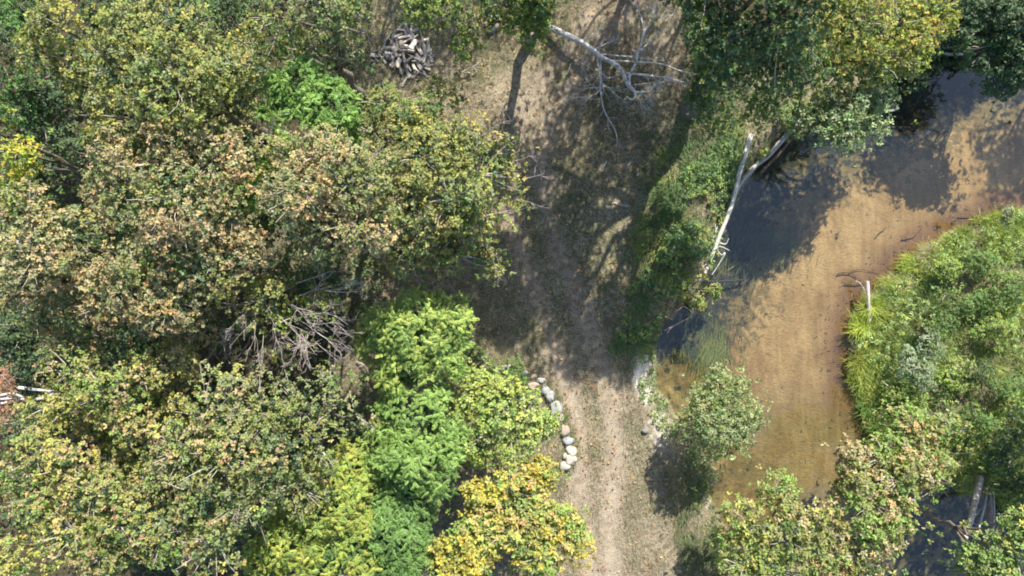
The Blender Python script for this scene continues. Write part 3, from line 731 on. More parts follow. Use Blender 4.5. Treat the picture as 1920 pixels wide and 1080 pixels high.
T('corner_tree', 'glossy green tree with yellow tips in the bottom right corner', [(1868, 1030, 28, 4.4), (1915, 1045, 46, 4.8), (1838, 1052, 26, 4.2), (1915, 985, 22, 4.2), (1880, 1085, 46, 4.6), (1935, 1005, 36, 4.6), (1815, 1050, 12, 3.8)],
  [((.25, .34, .08), 3), (LGR, 2), (YEL, 1.5), (GRN, 2)], ip=[(TEAL, 3), (GRN, 2)], L=.13, W=.075, dens=14, mat_=M_gloss)
# ---- bushes on the near bank and in the undergrowth
T('bank_shrub', 'small fresh green shrub on the bank above the driftwood tip', [(1275, 455, 34, .9), (1300, 430, 22, .8), (1255, 480, 26, .8), (1310, 470, 18, .7)],
  [((.13, .23, .085), 4), (LGR, 2)], cat='shrub', ip=[(GRN, 1)], L=.085, W=.055, dens=16, spread=.16, twig_n=20, trunk_r=.03)
T('bank_shrub', 'straggly yellow-green shrub at the water edge below the driftwood', [(1290, 545, 24, .5), (1310, 565, 16, .3), (1340, 545, 9, .2), (1270, 520, 18, .5), (1310, 525, 16, .4)],
  [((.30, .30, .07), 3), (LGR, 2), (TAN, 1)], cat='shrub', ip=[(GRN, 1)], L=.09, W=.06, dens=12, spread=.14, twig_n=25, trunk_r=.025, gap=.42)
T('stone_shrub', 'low dark green shrub at the head of the row of stones', [(955, 705, 28, .8), (978, 722, 22, .6), (930, 690, 22, .9), (895, 660, 16, .6), (985, 745, 16, .6), (965, 690, 16, .7)], [((.11, .20, .045), 3), (GRN, 2)], cat='shrub', ip=[(GRN, 1)], L=.085, W=.055, dens=14, spread=.16, twig_n=10, trunk_r=.02)
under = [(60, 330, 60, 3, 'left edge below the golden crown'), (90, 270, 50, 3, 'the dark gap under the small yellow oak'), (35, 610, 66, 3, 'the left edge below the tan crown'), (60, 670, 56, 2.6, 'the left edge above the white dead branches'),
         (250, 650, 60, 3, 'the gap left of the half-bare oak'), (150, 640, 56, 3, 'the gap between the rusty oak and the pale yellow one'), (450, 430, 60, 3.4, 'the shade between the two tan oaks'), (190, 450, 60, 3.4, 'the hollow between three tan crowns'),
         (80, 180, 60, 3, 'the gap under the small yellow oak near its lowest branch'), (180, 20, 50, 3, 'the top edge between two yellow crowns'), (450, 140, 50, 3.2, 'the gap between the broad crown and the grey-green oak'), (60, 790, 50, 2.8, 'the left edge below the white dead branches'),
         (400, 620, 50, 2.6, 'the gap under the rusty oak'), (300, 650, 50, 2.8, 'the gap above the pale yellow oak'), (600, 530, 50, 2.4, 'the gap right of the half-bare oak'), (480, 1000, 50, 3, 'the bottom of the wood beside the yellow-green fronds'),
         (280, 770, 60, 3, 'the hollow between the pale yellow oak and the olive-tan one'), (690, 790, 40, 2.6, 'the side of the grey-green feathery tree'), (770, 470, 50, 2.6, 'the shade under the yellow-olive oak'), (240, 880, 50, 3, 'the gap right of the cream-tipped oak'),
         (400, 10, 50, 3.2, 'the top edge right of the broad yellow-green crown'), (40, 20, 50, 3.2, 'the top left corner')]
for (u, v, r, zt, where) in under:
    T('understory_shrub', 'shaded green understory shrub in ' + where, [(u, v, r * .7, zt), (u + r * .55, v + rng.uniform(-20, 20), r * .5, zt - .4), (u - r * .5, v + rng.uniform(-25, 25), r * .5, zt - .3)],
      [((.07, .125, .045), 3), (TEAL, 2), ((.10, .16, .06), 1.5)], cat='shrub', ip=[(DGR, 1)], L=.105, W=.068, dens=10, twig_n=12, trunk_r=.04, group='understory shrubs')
# ---- trees standing outside the frame whose shade falls into it
for (u, v, r, zt, lab) in [(2178, -459, 110, 7, 'upstream tree beyond the top right corner, farther one'), (2397, -281, 130, 7, 'upstream tree beyond the right edge'), (2440, -580, 120, 7, 'upstream tree beyond the right edge, highest of the three'), (2065, 790, 150, 5, 'island tree beyond the right edge'),
                          (1380, -620, 190, 8.5, 'tall tree beyond the top edge right of the track'), (1560, -560, 190, 8.5, 'tall tree beyond the top edge right of the tall one by the track'),
                          (1300, -420, 120, 8, 'slender tree beyond the top edge over the track'), (760, -600, 190, 8, 'tall tree beyond the top edge above the woodpile'), (960, -680, 170, 8, 'tall tree beyond the top edge above the rubble heap')]:
    T('shade_tree', lab, [(u, v, r * .7, zt), (u + r * .6, v + r * .2, r * .55, zt - .6), (u - r * .55, v - r * .1, r * .55, zt - .5), (u, v + r * .6, r * .5, zt - .8), (u + r * .45, v - r * .5, r * .5, zt - .4), (u - r * .45, v + r * .4, r * .45, zt - .9)], [(GRN, 3), (LGR, 2)], dens=14 if u > 1800 else 6, ros=7, twig_n=10, gap=.05 if u > 1800 else .3, low=-.6)
print('leaves', LEAFCOUNT)

# ------------------------------------------------------------------ grass, herbs and litter (beyond counting)
def blades(mb, P, az, L, W, lean, col):
    n = len(P); L = np.broadcast_to(L, (n,))[:, None]; W = np.broadcast_to(W, (n,))[:, None]; lean = np.broadcast_to(lean, (n,))[:, None]
    d = np.stack([np.cos(az), np.sin(az), 0 * az], 1); s = np.stack([-np.sin(az), np.cos(az), 0 * az], 1)
    up = np.array([[0, 0, 1.]])
    m1 = P + L * .5 * (d * np.sin(lean * .6) + up * np.cos(lean * .6))
    m2 = m1 + L * .5 * (d * np.sin(lean * 1.35) + up * np.cos(lean * 1.35))
    V = np.stack([P - s * W * .5, P + s * W * .5, m1 - s * W * .42, m1 + s * W * .42, m2], 1).reshape(-1, 3)
    b = np.arange(n)[:, None] * 5
    F = np.concatenate([b + np.array([[0, 1, 3]]), b + np.array([[0, 3, 2]]), b + np.array([[2, 3, 4]])], 1).reshape(-1, 3)
    mb.add(V, F, np.repeat(col, 5, 0))

def scatter(n, u0, u1, v0, v1, z_=0.0):
    u = rng.uniform(u0, u1, n); v = rng.uniform(v0, v1, n)
    f = (CAM_H - z_) / CAM_H
    return u, v, (u - 960) / PX * f, (540 - v) / PX * f

# short dry grass of the clearing
u, v, x, y = scatter(210000, 380, 1400, -30, 1110)
zz, i_, e_, dw_, de_, t_ = zg(x, y, True)
def interp_mask(A, x, y):
    ix = np.clip(np.searchsorted(ax, x), 0, len(ax) - 1); iy = np.clip(np.searchsorted(ay, y), 0, len(ay) - 1)
    return A[iy, ix]
rt = interp_mask(ruts, x, y); sm = interp_mask(sandm, x, y); gm = interp_mask(greenm, x, y)
dn = fbm(x, y, .9, 51)
keep = ~i_ & ~e_ & (rng.random(len(x)) < np.clip((1 - rt * 1.1) * (1 - 1.3 * sm), .04, 1) * sstep(.2, .55, dn)) & ((u > 620) | (rng.random(len(x)) < .35))
x, y, zz, gm, dn = x[keep], y[keep], zz[keep], gm[keep], dn[keep]
g_ = gm * sstep(.4, .62, fbm(x, y, 2.2, 55)) > rng.random(len(x)) * .8
col = np.where(g_[:, None], np.array([.115, .14, .055]), np.array([.37, .315, .225]))
col = jitter_col(col, len(x), .3, .08)
mb = MB(); blades(mb, np.stack([x, y, zz - .01], 1), rng.uniform(0, 6.283, len(x)), rng.uniform(.07, .2, len(x)), rng.uniform(.010, .02, len(x)), rng.uniform(.5, 1.3, len(x)), col)
mb.build('dry_grass', [M_grass], kind='stuff')['label'] = 'thin dry grass over the clearing'

# greener grass along the near bank
WB = [(1330, 170), (1395, 250), (1385, 330), (1345, 420), (1315, 500), (1275, 560), (1222, 625), (1205, 665), (1175, 690), (1145, 670), (1148, 600), (1150, 520), (1185, 430), (1225, 330), (1265, 230)]
u, v, x, y = scatter(90000, 1120, 1420, 150, 720)
u2 = u + 120 * (fbm(x, y, .7, 91) - .5); v2 = v + 90 * (fbm(x, y, .7, 95) - .5)
zz, i_, e_, dw_, de_, t_ = zg(x, y, True)
edge_d = line_dist(WB + WB[:1], u2, v2)
keep = in_poly(WB, u2, v2) & ~i_ & (rng.random(len(x)) < sstep(0, 65, edge_d) * .8 + .08) & (rng.random(len(x)) < .12 + .75 * sstep(.35, .6, fbm(x, y, 1.4, 97)))
x, y, zz = x[keep], y[keep], zz[keep]
az = 6.283 * fbm(x, y, .5, 99) * 1.5 + rng.normal(0, .7, len(x))
yel = fbm(x, y, .7, 101)
col = np.where((yel > .56)[:, None], np.array([.25, .31, .08]), np.array([.115, .20, .06]))
col = jitter_col(col, len(x), .3, .08)
mb = MB(); blades(mb, np.stack([x, y, zz - .02], 1), az, rng.uniform(.16, .48, len(x)), rng.uniform(.014, .03, len(x)), rng.uniform(.5, 1.25, len(x)), col)
mb.build('bank_grass', [M_grass], kind='stuff')['label'] = 'green grass along the near river bank'
# grass fringe about the alder
u, v, x, y = scatter(26000, 1180, 1420, 760, 1110)
zz, i_, e_, dw_, de_, t_ = zg(x, y, True)
keep = ~i_ & (u > 1230 + 60 * fbm(x, y, .9, 77)) & (rng.random(len(x)) < sstep(.35, .6, fbm(x, y, 1.1, 79)) + .1)
x, y, zz = x[keep], y[keep], zz[keep]
col = jitter_col(np.where((fbm(x, y, .8, 83) > .5)[:, None], np.array([.13, .155, .065]), np.array([.30, .27, .16])), len(x), .3, .08)
mb = MB(); blades(mb, np.stack([x, y, zz - .02], 1), 4.5 + rng.normal(0, 1, len(x)), rng.uniform(.15, .42, len(x)), rng.uniform(.012, .022, len(x)), rng.uniform(.5, 1.3, len(x)), col)
mb.build('bank_grass', [M_grass], kind='stuff')['label'] = 'mixed grass round the lone alder'

# weeds crowding the row of stones
row = np.array([(950, 690), (998, 715), (1024, 732), (1042, 764), (1057, 806), (1066, 830), (1066, 862), (1020, 882)])
u, v, x, y = scatter(40000, 920, 1100, 660, 910)
dr = line_dist([tuple(a) for a in row], u - 6, v + 2)
ok = (rng.random(len(x)) < np.exp(-(dr / 11) ** 2) * .55) & (fbm(x, y, 2.5, 181) > .42)
x, y = x[ok], y[ok]; zz = zg(x, y)
col = jitter_col(np.where((rng.random(len(x)) < .45)[:, None], np.array([.34, .29, .19]), np.array([.14, .19, .06])), len(x), .3, .08)
mb = MB(); blades(mb, np.stack([x, y, zz - .01], 1), rng.uniform(0, 6.283, len(x)), rng.uniform(.12, .34, len(x)), rng.uniform(.012, .022, len(x)), rng.uniform(.4, 1.2, len(x)), col)
mb.build('stone_weeds', [M_grass], kind='stuff')['label'] = 'weeds and dry grass round the stones'

def herb_field(name, label, x, y, n_k, L, W, pal, hmax, k=6):
    zz = zg(x, y); n = len(x)
    h = rng.uniform(.1, hmax, n)
    P = np.stack([x, y, zz + h], 1); A = nrm(np.stack([rng.normal(0, .3, n), rng.normal(0, .3, n) + .1, np.ones(n)], 1))
    c = jitter_col(pick(pal, n), n, .2, .08)
    mb = MB(); rosettes(mb, P, A, k, L, W, c, .15, .35)
    st = MB()
    for i in rng.permutation(n)[:min(n, 500)]:
        st.tube([[x[i], y[i], zz[i] - .05], [x[i], y[i], P[i, 2]]], [.008, .005], 3, (.2, .22, .1))
    o = mb.build(name, [M_gloss], kind='stuff'); o['label'] = label
    return o
u, v, x, y = scatter(7000, 1150, 1560, 150, 640)
zz, i_, e_, dw_, de_, t_ = zg(x, y, True)
ok = ~i_ & (dw_ < .6 + 2.6 * fbm(x, y, .8, 111)) & (fbm(x, y, 1.1, 113) > .56) & ((v < 560) | (u < 1240)) & (v > 165)
herb_field('bank_herbs', 'leafy herbs on the shaded near bank', x[ok], y[ok], 0, .095, .055, [((.11, .22, .055), 4), (LGR, 2), ((.09, .17, .06), 2), ((.34, .37, .07), 1)], .35)
u, v, x, y = scatter(2500, 1180, 1350, 610, 960)
zz, i_, e_, dw_, de_, t_ = zg(x, y, True)
ok = ~i_ & (dw_ < .75) & (fbm(x, y, 1.6, 115) > .5)
herb_field('shore_herbs', 'low herbs on the sandy shore', x[ok], y[ok], 0, .075, .05, [((.13, .2, .07), 3), (LGR, 1), (GRN, 2)], .2)
u, v, x, y = scatter(5000, 1640, 1960, -20, 180)
zz, i_, e_, dw_, de_, t_ = zg(x, y, True)
ok = ~i_ & (dw_ < 2.6) & (fbm(x, y, .9, 117) > .48)
herb_field('bank_herbs', 'dark leafy growth on the bank in the top right corner', x[ok], y[ok], 0, .12, .075, [((.06, .12, .045), 4), (TEAL, 2), (DGR, 2)], .5)
# forest floor herbs
u, v, x, y = scatter(9000, -30, 720, -30, 1110)
ok = fbm(x, y, .5, 119) > .42
herb_field('forest_herbs', 'low green growth on the forest floor', x[ok], y[ok], 0, .12, .07, [(GRN, 3), (TEAL, 2), ((.10, .17, .05), 2), (DGR, 1)], .5, 6)

# ------------------------------------------------------------------ the island meadow
def east_pts(n, u0=1560, u1=1990, v0=370, v1=1010):
    u, v, x, y = scatter(n, u0, u1, v0, v1, -.3)
    zz, i_, e_, dw_, de_, t_ = zg(x, y, True)
    k = e_ & ~i_
    return u[k], v[k], x[k], y[k], zz[k], de_[k]
u, v, x, y, zz, de_ = east_pts(6800)
keep = rng.random(len(x)) < .12 + .88 * sstep(.38, .6, fbm(x, y, .9, 131))
u, v, x, y, zz, de_ = [a[keep] for a in (u, v, x, y, zz, de_)]
mb = MB()
nb = 22
flow = 2.2 + 2.6 * (fbm(x, y, .35, 133) - .5) * 2
tone = fbm(x, y, .55, 135)
pal_ = np.array([[.27, .36, .09], [.44, .48, .20], [.34, .47, .08], [.45, .42, .22], [.17, .26, .06]])
ti = np.clip((tone * 7 - .8 + rng.normal(0, .8, len(x))).astype(int), 0, 4)
edge_y = np.exp(-(de_ / 1.2) ** 2)
base_c = pal_[ti] * (1 - .6 * edge_y[:, None]) + np.array([.42, .50, .06]) * .6 * edge_y[:, None]
P = np.repeat(np.stack([x, y, zz - .02], 1), nb, 0) + np.concatenate([rng.normal(0, .07, (len(x) * nb, 2)), np.zeros((len(x) * nb, 1))], 1)
az = np.where(rng.random(len(P)) < .55, np.repeat(flow, nb) + rng.normal(0, .5, len(P)), rng.uniform(0, 6.283, len(P)))
Lb = np.repeat(rng.uniform(.3, .68, len(x)), nb) * rng.uniform(.6, 1.15, len(P))
blades(mb, P, az, Lb, rng.uniform(.012, .024, len(P)), rng.uniform(.4, 1.3, len(P)), jitter_col(np.repeat(base_c, nb, 0), len(P), .28, .06))
mb.build('meadow_grass', [M_grass], kind='stuff')['label'] = 'tall tangled grass covering the island'
u, v, x, y, zz, de_ = east_pts(4200)
ok = fbm(x, y, .8, 141) > .5
herb_field('meadow_herbs', 'leafy herbs among the island grass', x[ok], y[ok], 0, .10, .04, [((.32, .44, .15), 3), ((.24, .38, .09), 3), ((.37, .47, .19), 1.5), ((.46, .52, .09), 1.5), ((.10, .18, .05), 2)], .75, 7)

def tuft(u, v, n, L, W, col, label, spread=.12, lean=(.5, 1.35), name='sedge_tuft', group=None, az0=None, azs=7, cat='sedge'):
    g = G(u, v, -.35); zb = float(zg(g[0], g[1])); b = np.array([g[0], g[1], zb])
    P = b + np.concatenate([rng.normal(0, spread, (n, 2)), np.zeros((n, 1)) - .04], 1)
    az = rng.uniform(0, 6.283, n) if az0 is None else az0 + rng.normal(0, azs, n)
    mb = MB(); blades(mb, P, az, L * rng.uniform(.65, 1.15, n), W * rng.uniform(.8, 1.2, n), rng.uniform(lean[0], lean[1], n), jitter_col(np.tile(np.array(col), (n, 1)), n, .25, .07))
    o = mb.build(name, [M_grass], None, b); tag(o, label, cat, group)
YG = (.42, .50, .06)
for (u, v, n, L, c, lab) in [(1632, 575, 200, .75, YG, 'bright sedge tuft at the foot of the weathered pole'), (1612, 615, 190, .7, YG, 'yellow-green sedge tuft at the water edge left of the pole'),
        (1655, 600, 200, .7, (.24, .3, .06), 'sedge tuft arching right of the weathered pole'), (1612, 680, 190, .65, (.31, .34, .045), 'golden sedge tuft leaning over the water at the widest sand'),
        (1640, 690, 190, .7, (.2, .28, .05), 'green sedge tuft behind the golden one'), (1628, 762, 180, .7, (.14, .27, .05), 'deep green sedge tuft drooping over dark water weed'),
        (1648, 800, 190, .7, (.17, .29, .05), 'sedge tuft above the cream-flecked bush'), (1665, 835, 170, .6, YG, 'yellow sedge tuft wedged against the cream-flecked bush'),
        (1660, 560, 170, .65, (.18, .25, .06), 'dark-shadowed sedge tuft inland of the pole'), (1700, 650, 260, .8, (.12, .2, .05), 'large swirling dark green sedge clump left of the pale shrub'),
        (1720, 560, 240, .8, (.15, .22, .06), 'swirled grass clump in the middle of the upper island'), (1900, 430, 220, .7, (.22, .32, .05), 'lush green clump on the upper shore at the right edge'),
        (1800, 445, 200, .6, (.26, .33, .07), 'light green clump on the upper island shore')]:
    tuft(u, v, int(n * 1.4), L, .03, c, lab)
tuft(1738, 482, 320, .75, .014, (.46, .38, .25), 'straw-coloured dead grass tussock at the island shore', .10, (.4, 1.4), 'dead_grass_tussock', None, 2.0, 1.1, 'grass tussock')
T('willow_shrub', 'pale silver-leaved shrub standing in the island grass', [(1720, 690, 34, 1.2), (1745, 655, 26, 1.1), (1700, 665, 20, 1), (1735, 720, 20, 1), (1750, 630, 14, .9)],
  [((.33, .40, .27), 3), ((.24, .32, .17), 2)], cat='shrub', ip=[(GRN, 1)], L=.07, W=.04, dens=18, spread=.14, twig_n=20, trunk_r=.02, mat_=M_gloss, gap=.36)
T('goldenrod_plant', 'upright pale flowering plant at the top of the island shore', [(1890, 410, 11, 1.2), (1893, 398, 6, 1.5)], [((.36, .42, .25), 3), (LGR, 1)], cat='plant', ip=[(GRN, 1)], L=.07, W=.04, dens=60, spread=.08, twig_n=6, trunk_r=.012, gap=.2)
T('island_shrub', 'dark green shrub in shade at the right edge of the island', [(1890, 850, 46, 1.4), (1900, 905, 30, 1.3), (1925, 930, 40, 1.5), (1915, 800, 36, 1.2), (1840, 700, 30, .9)], [((.07, .14, .06), 3), (TEAL, 2), ((.12, .2, .07), 1)], cat='shrub', ip=[(DGR, 1)], L=.09, W=.05, dens=12, spread=.2, twig_n=20, trunk_r=.03)

for (u, v, r, zt, pl, lab) in [(1790, 560, 30, .8, 0, 'mid green leafy clump in the middle of the upper island'), (1865, 620, 34, .9, 1, 'lumpy bright green clump near the right edge of the island'), (1835, 490, 30, .8, 0, 'green leafy clump below the upper island shore'),
        (1880, 740, 36, 1.0, 2, 'dark leafy clump near the right edge above the shaded corner'), (1800, 700, 34, .8, 1, 'bright weedy clump right of the pale shrub'), (1765, 605, 26, .7, 2, 'dark green clump above the pale shrub'),
        (1850, 560, 26, .8, 2, 'dark green clump right of the mid green one on the upper island'), (1690, 735, 28, .7, 1, 'light green clump between the pale shrub and the island oak'), (1900, 530, 34, .9, 0, 'green clump against the right edge of the upper island'),
        (1830, 790, 36, 1.0, 2, 'dark weedy clump right of the island oak'), (1780, 500, 22, .7, 1, 'small bright clump right of the straw tussock')]:
    T('meadow_bush', lab, [(u, v, r, zt), (u + r * .8, v + rng.uniform(-15, 15), r * .65, zt * .85), (u - r * .7, v + rng.uniform(-15, 15), r * .6, zt * .85), (u, v + r * .7, r * .5, zt * .75)],
      [[((.17, .29, .08), 3), (LGR, 1.5), (GRN, 1)], [((.34, .45, .11), 3), (LGR, 2)], [((.14, .26, .07), 3), (GRN, 2), (LGR, 1)]][pl], cat='shrub', ip=[(GRN, 1)], L=.075, W=.04, dens=16, spread=.16, twig_n=6, trunk_r=.015, group='leafy clumps in the island meadow')

# streaming water weed on the bed
u, v, x, y = scatter(16000, 1240, 1560, 400, 720, -.7)
zz, i_, e_, dw_, de_, t_ = zg(x, y, True)
wd = np.maximum(np.exp(-((u - 1440) / 55) ** 2 - ((v - 445) / 30) ** 2), .9 * np.exp(-((u - 1395) / 35) ** 2 - ((v - 485) / 35) ** 2))
wd = np.maximum(wd, np.exp(-((u - 1330) / 38) ** 2 - ((v - 625) / 50) ** 2))
ok = i_ & (rng.random(len(x)) < wd * .95 * sstep(.3, .55, fbm(x, y, 1.6, 151)))
u, v, x, y, zz = [a[ok] for a in (u, v, x, y, zz)]
az = np.where(v < 560, math.radians(240), math.radians(265)) + rng.normal(0, .28, len(x))
col = jitter_col(np.where((fbm(x, y, 1.8, 153) > .56)[:, None], np.array([.16, .20, .05]), np.array([.04, .06, .03])), len(x), .25, .06)
d = np.stack([np.cos(az), np.sin(az), 0 * az], 1)
mb = MB(); P = np.stack([x, y, np.minimum(zz + .06, ZW - .06)], 1)
leaves(mb, P, d, np.tile(np.array([[0, 0, 1.]]), (len(x), 1)), rng.uniform(.35, .85, len(x)), rng.uniform(.013, .024, len(x)), col, .05, .0)
mb.build('water_weed', [M_grass], kind='stuff')['label'] = 'green weed streaming under the river surface'

# dark leaf scraps and twigs washed along the inner bank of the bend
u, v, x, y = scatter(9000, 1380, 1930, 260, 960, -.65)
zz, i_, e_, dw_, de_, t_ = zg(x, y, True)
ok = i_ & (rng.random(len(x)) < .50 * np.exp(-(de_ / .75) ** 2) + .035 * fbm(x, y, 1.1, 171))
x, y, zz = x[ok], y[ok], zz[ok]; n = len(x)
az = math.radians(225) + rng.normal(0, .8, n)
col = jitter_col(pick([((.05, .035, .025), 5), ((.10, .07, .045), 2), ((.36, .27, .16), .5)], n), n, .3, .06)
mb = MB(); leaves(mb, np.stack([x, y, zz + .02], 1), np.stack([np.cos(az), np.sin(az), 0 * az], 1), np.tile(np.array([[0, 0, 1.]]), (n, 1)), rng.uniform(.06, .2, n), rng.uniform(.02, .05, n), col, .1, .05)
mb.build('leaf_debris', [M_grass], kind='stuff')['label'] = 'dark leaf scraps washed along the sandbar edge'

# fallen leaves
u, v, x, y = scatter(4200, 620, 1420, -20, 1110)
zz, i_, e_, dw_, de_, t_ = zg(x, y, True)
ok = ~i_ & (rng.random(len(x)) < .35 + .75 * sstep(.4, .62, fbm(x, y, .7, 161)) - .3 * (dw_ < 1.5))
x, y, zz = x[ok], y[ok], zz[ok]; n = len(x)
col = jitter_col(pick([((.46, .21, .07), 3), ((.50, .31, .14), 3), ((.30, .16, .08), 2), ((.55, .42, .25), 1.5)], n), n, .25, .05)
az = rng.uniform(0, 6.283, n)
mb = MB(); leaves(mb, np.stack([x, y, zz + .035], 1), np.stack([np.cos(az), np.sin(az), rng.normal(0, .25, n)], 1), np.stack([rng.normal(0, .3, n), rng.normal(0, .3, n), np.ones(n)], 1), rng.uniform(.07, .15, n), rng.uniform(.05, .085, n), col, .3, .1)
mb.build('fallen_leaves', [M_leaf], kind='stuff')['label'] = 'orange and tan fallen leaves on the clearing'

# ------------------------------------------------------------------ dead wood
def pxpath(L, z0=None): return np.array([G(a[0], a[1], a[2] if len(a) > 2 else z0) for a in L])
def smooth_path(P, k=3):
    P = np.asarray(P, float); t = np.arange(len(P)); tn = np.linspace(0, len(P) - 1, (len(P) - 1) * k + 1)
    out = []
    for x_ in tn:      # Catmull-Rom
        i = min(int(x_), len(P) - 2); f = x_ - i
        p0, p1, p2, p3 = P[max(i - 1, 0)], P[i], P[i + 1], P[min(i + 2, len(P) - 1)]
        out.append(.5 * (2 * p1 + (p2 - p0) * f + (2 * p0 - 5 * p1 + 4 * p2 - p3) * f * f + (3 * p1 - p0 - 3 * p2 + p3) * f ** 3))
    return np.array(out)

b0 = G(1015, 42, 0); b0[2] = float(zg(b0[0], b0[1]))
dead = thing('fallen_tree', 'bleached dead tree lying bare across the clearing, limbs spread on the grass', 'dead tree', b0)
DW = (.54, .52, .50)
tp = smooth_path(pxpath([(1006, 39, .25), (1039, 55, .38), (1063, 66, .5), (1092, 81, .6), (1114, 96, .7), (1128, 108, .75), (1150, 118, .8), (1165, 132, .85), (1172, 147, .85), (1179, 161, .85), (1189, 171, .8), (1191, 182, .8), (1184, 187, .85), (1175, 181, .9)]))
mb = MB(); rr = np.interp(np.linspace(0, 1, len(tp)), [0, .25, .5, .7, .85, 1], [.112, .095, .083, .066, .046, .028])
mb.tube(tp, rr, 10, DW, jit=.06); mb.build('trunk', [M_dead], dead, b0, smooth=True)
limbs = [([(1179, 159, .85), (1181, 142, .9), (1191, 120, 1.0), (1196, 101, 1.05), (1203, 79, 1.1), (1208, 60, 1.1), (1220, 43, 1.1), (1225, 29, 1.1), (1232, -4, 1.0)], .055),
         ([(1208, 60, 1.1), (1203, 36, 1.0), (1191, 0, .9)], .03), ([(1201, 94, 1.0), (1220, 77, .9), (1237, 61, .8)], .028), ([(1222, 37, 1.1), (1246, 31, 1.0)], .02), ([(1227, 34, 1.1), (1242, 12, 1.1)], .02),
         ([(1121, 101, .7), (1160, 105, .6), (1191, 107, .5), (1246, 114, .3)], .035), ([(1148, 114, .75), (1191, 116, .6), (1239, 120, .45), (1273, 132, .35), (1295, 137, .25)], .035),
         ([(1172, 137, .85), (1201, 140, .8), (1232, 144, .7), (1256, 147, .6), (1275, 153, .5), (1287, 154, .5)], .048), ([(1275, 153, .5), (1290, 169, .4), (1307, 172, .3)], .02),
         ([(1120, 113, .7), (1124, 135, .6), (1126, 156, .5), (1127, 178, .4), (1132, 205, .3), (1143, 226, .2), (1153, 243, .12), (1157, 258, .08)], .04), ([(1126, 112, .7), (1127, 135, .62), (1129, 160, .5)], .03),
         ([(1162, 140, .8), (1138, 147, .5), (1129, 137, .45), (1102, 143, .4)], .026), ([(1189, 159, .8), (1222, 156, .7)], .03), ([(1193, 173, .8), (1218, 171, .8), (1225, 161, .85), (1239, 154, .9)], .045), ([(1200, 176, .8), (1220, 183, .7)], .022), ([(1191, 178, .8), (1201, 190, .75)], .022),
         ([(1128, 164, .5), (1090, 166, .3)], .016), ([(1126, 168, .45), (1109, 180, .35), (1068, 183, .2)], .02), ([(1133, 161, .5), (1167, 173, .3)], .018), ([(1140, 164, .45), (1167, 188, .2)], .018), ([(1102, 96, .6), (1095, 108, .4)], .02), ([(1114, 93, .7), (1145, 78, .5)], .028), ([(1092, 75, .6), (1110, 68, .5)], .02)]
for path, r in limbs:
    mb = MB(); P = smooth_path(pxpath(path), 3); n = len(P)
    mb.tube(P, np.linspace(r, r * .4, n), 6, np.array(DW) * rng.uniform(.95, 1.2), jit=.05)
    for k in range(8):
        i = int(rng.integers(n // 3, n)); t = P[min(i + 1, n - 1)] - P[max(i - 1, 0)]
        branching(mb, P[i], nrm(t) + rng.normal(0, .6, 3) * np.array([1, 1, .4]), rng.uniform(.2, .75), max(r * .3, .006), 2, np.array(DW) * 1.05, .55, 3)
    mb.build('limb', [M_dead], dead, b0)
mb = MB()
for k in range(34):
    branching(mb, G(rng.uniform(1105, 1200), rng.uniform(55, 100), rng.uniform(.1, .35)), (rng.normal(), rng.normal(), .1), rng.uniform(.4, .9), .008, 1, (.27, .21, .18), .6, 4)
mb.build('twigs', [M_twig], dead, b0, kind='stuff')

def log(name, label, cat, path, r0, r1, col, mats=None, group=None, sides=9, branches=(), mat_=None, jit=.07):
    P = smooth_path(pxpath(path), 4); b = P[0].copy()
    o = MB(); o.tube(P, np.linspace(r0, r1, len(P)), sides, col, 0, 1, jit)
    ob = o.build(name, [mat_ or M_drift, M_end], None, b, smooth=True); tag(ob, label, cat, group)
    for br, r in branches:
        m_ = MB(); Q = smooth_path(pxpath(br), 3); m_.tube(Q, np.linspace(r, r * .5, len(Q)), 5, np.array(col) * rng.uniform(.95, 1.15), jit=.08)
        m_.build('branch', [mat_ or M_drift], ob, b)
    return ob
log('driftwood_log', 'long straight whitish log lying along the near bank', 'log', [(1408, 252, .12), (1385, 330, .1), (1372, 385, 0), (1350, 440, -.15), (1322, 512, -.45)], .10, .065, (.64, .60, .54),
    branches=[([(1342, 452, -.2), (1360, 458, -.2), (1366, 447, -.1)], .03), ([(1340, 462, -.2), (1352, 478, -.3), (1360, 474, -.3), (1345, 500, -.45), (1335, 515, -.5)], .03), ([(1345, 425, 0), (1330, 470, -.1), (1325, 490, -.3)], .025),
              ([(1338, 470, -.2), (1350, 462, -.1), (1368, 470, -.1)], .02), ([(1330, 490, -.3), (1310, 508, -.3), (1300, 520, -.2)], .025), ([(1341, 420, .1), (1342, 445, 0)], .015)])
log('driftwood_log', 'grey weathered log forking from the bank into the whitish one', 'log', [(1512, 205, -.1), (1482, 245, -.25), (1440, 292, -.35), (1412, 315, -.4), (1388, 345, -.3), (1372, 378, -.1)], .105, .07, (.50, .46, .43),
    branches=[([(1420, 310, -.4), (1398, 340, -.5), (1392, 352, -.5)], .03)])
log('driftwood_log', 'brown sunken log below the grey weathered one at the waterline', 'log', [(1500, 238, -.5), (1462, 285, -.55), (1425, 325, -.58)], .08, .06, (.19, .135, .09))
log('snag', 'bare rooty branch dipping into the water below the straggly shrub', 'branch', [(1308, 540, -.1), (1299, 565, -.2), (1297, 590, -.4), (1280, 602, -.5), (1245, 620, -.58)], .035, .02, (.47, .38, .34),
    branches=[([(1285, 600, -.45), (1262, 612, -.5), (1250, 625, -.6)], .015), ([(1297, 585, -.35), (1280, 575, -.3), (1262, 595, -.5)], .02), ([(1262, 600, -.4), (1240, 590, -.4)], .018)])
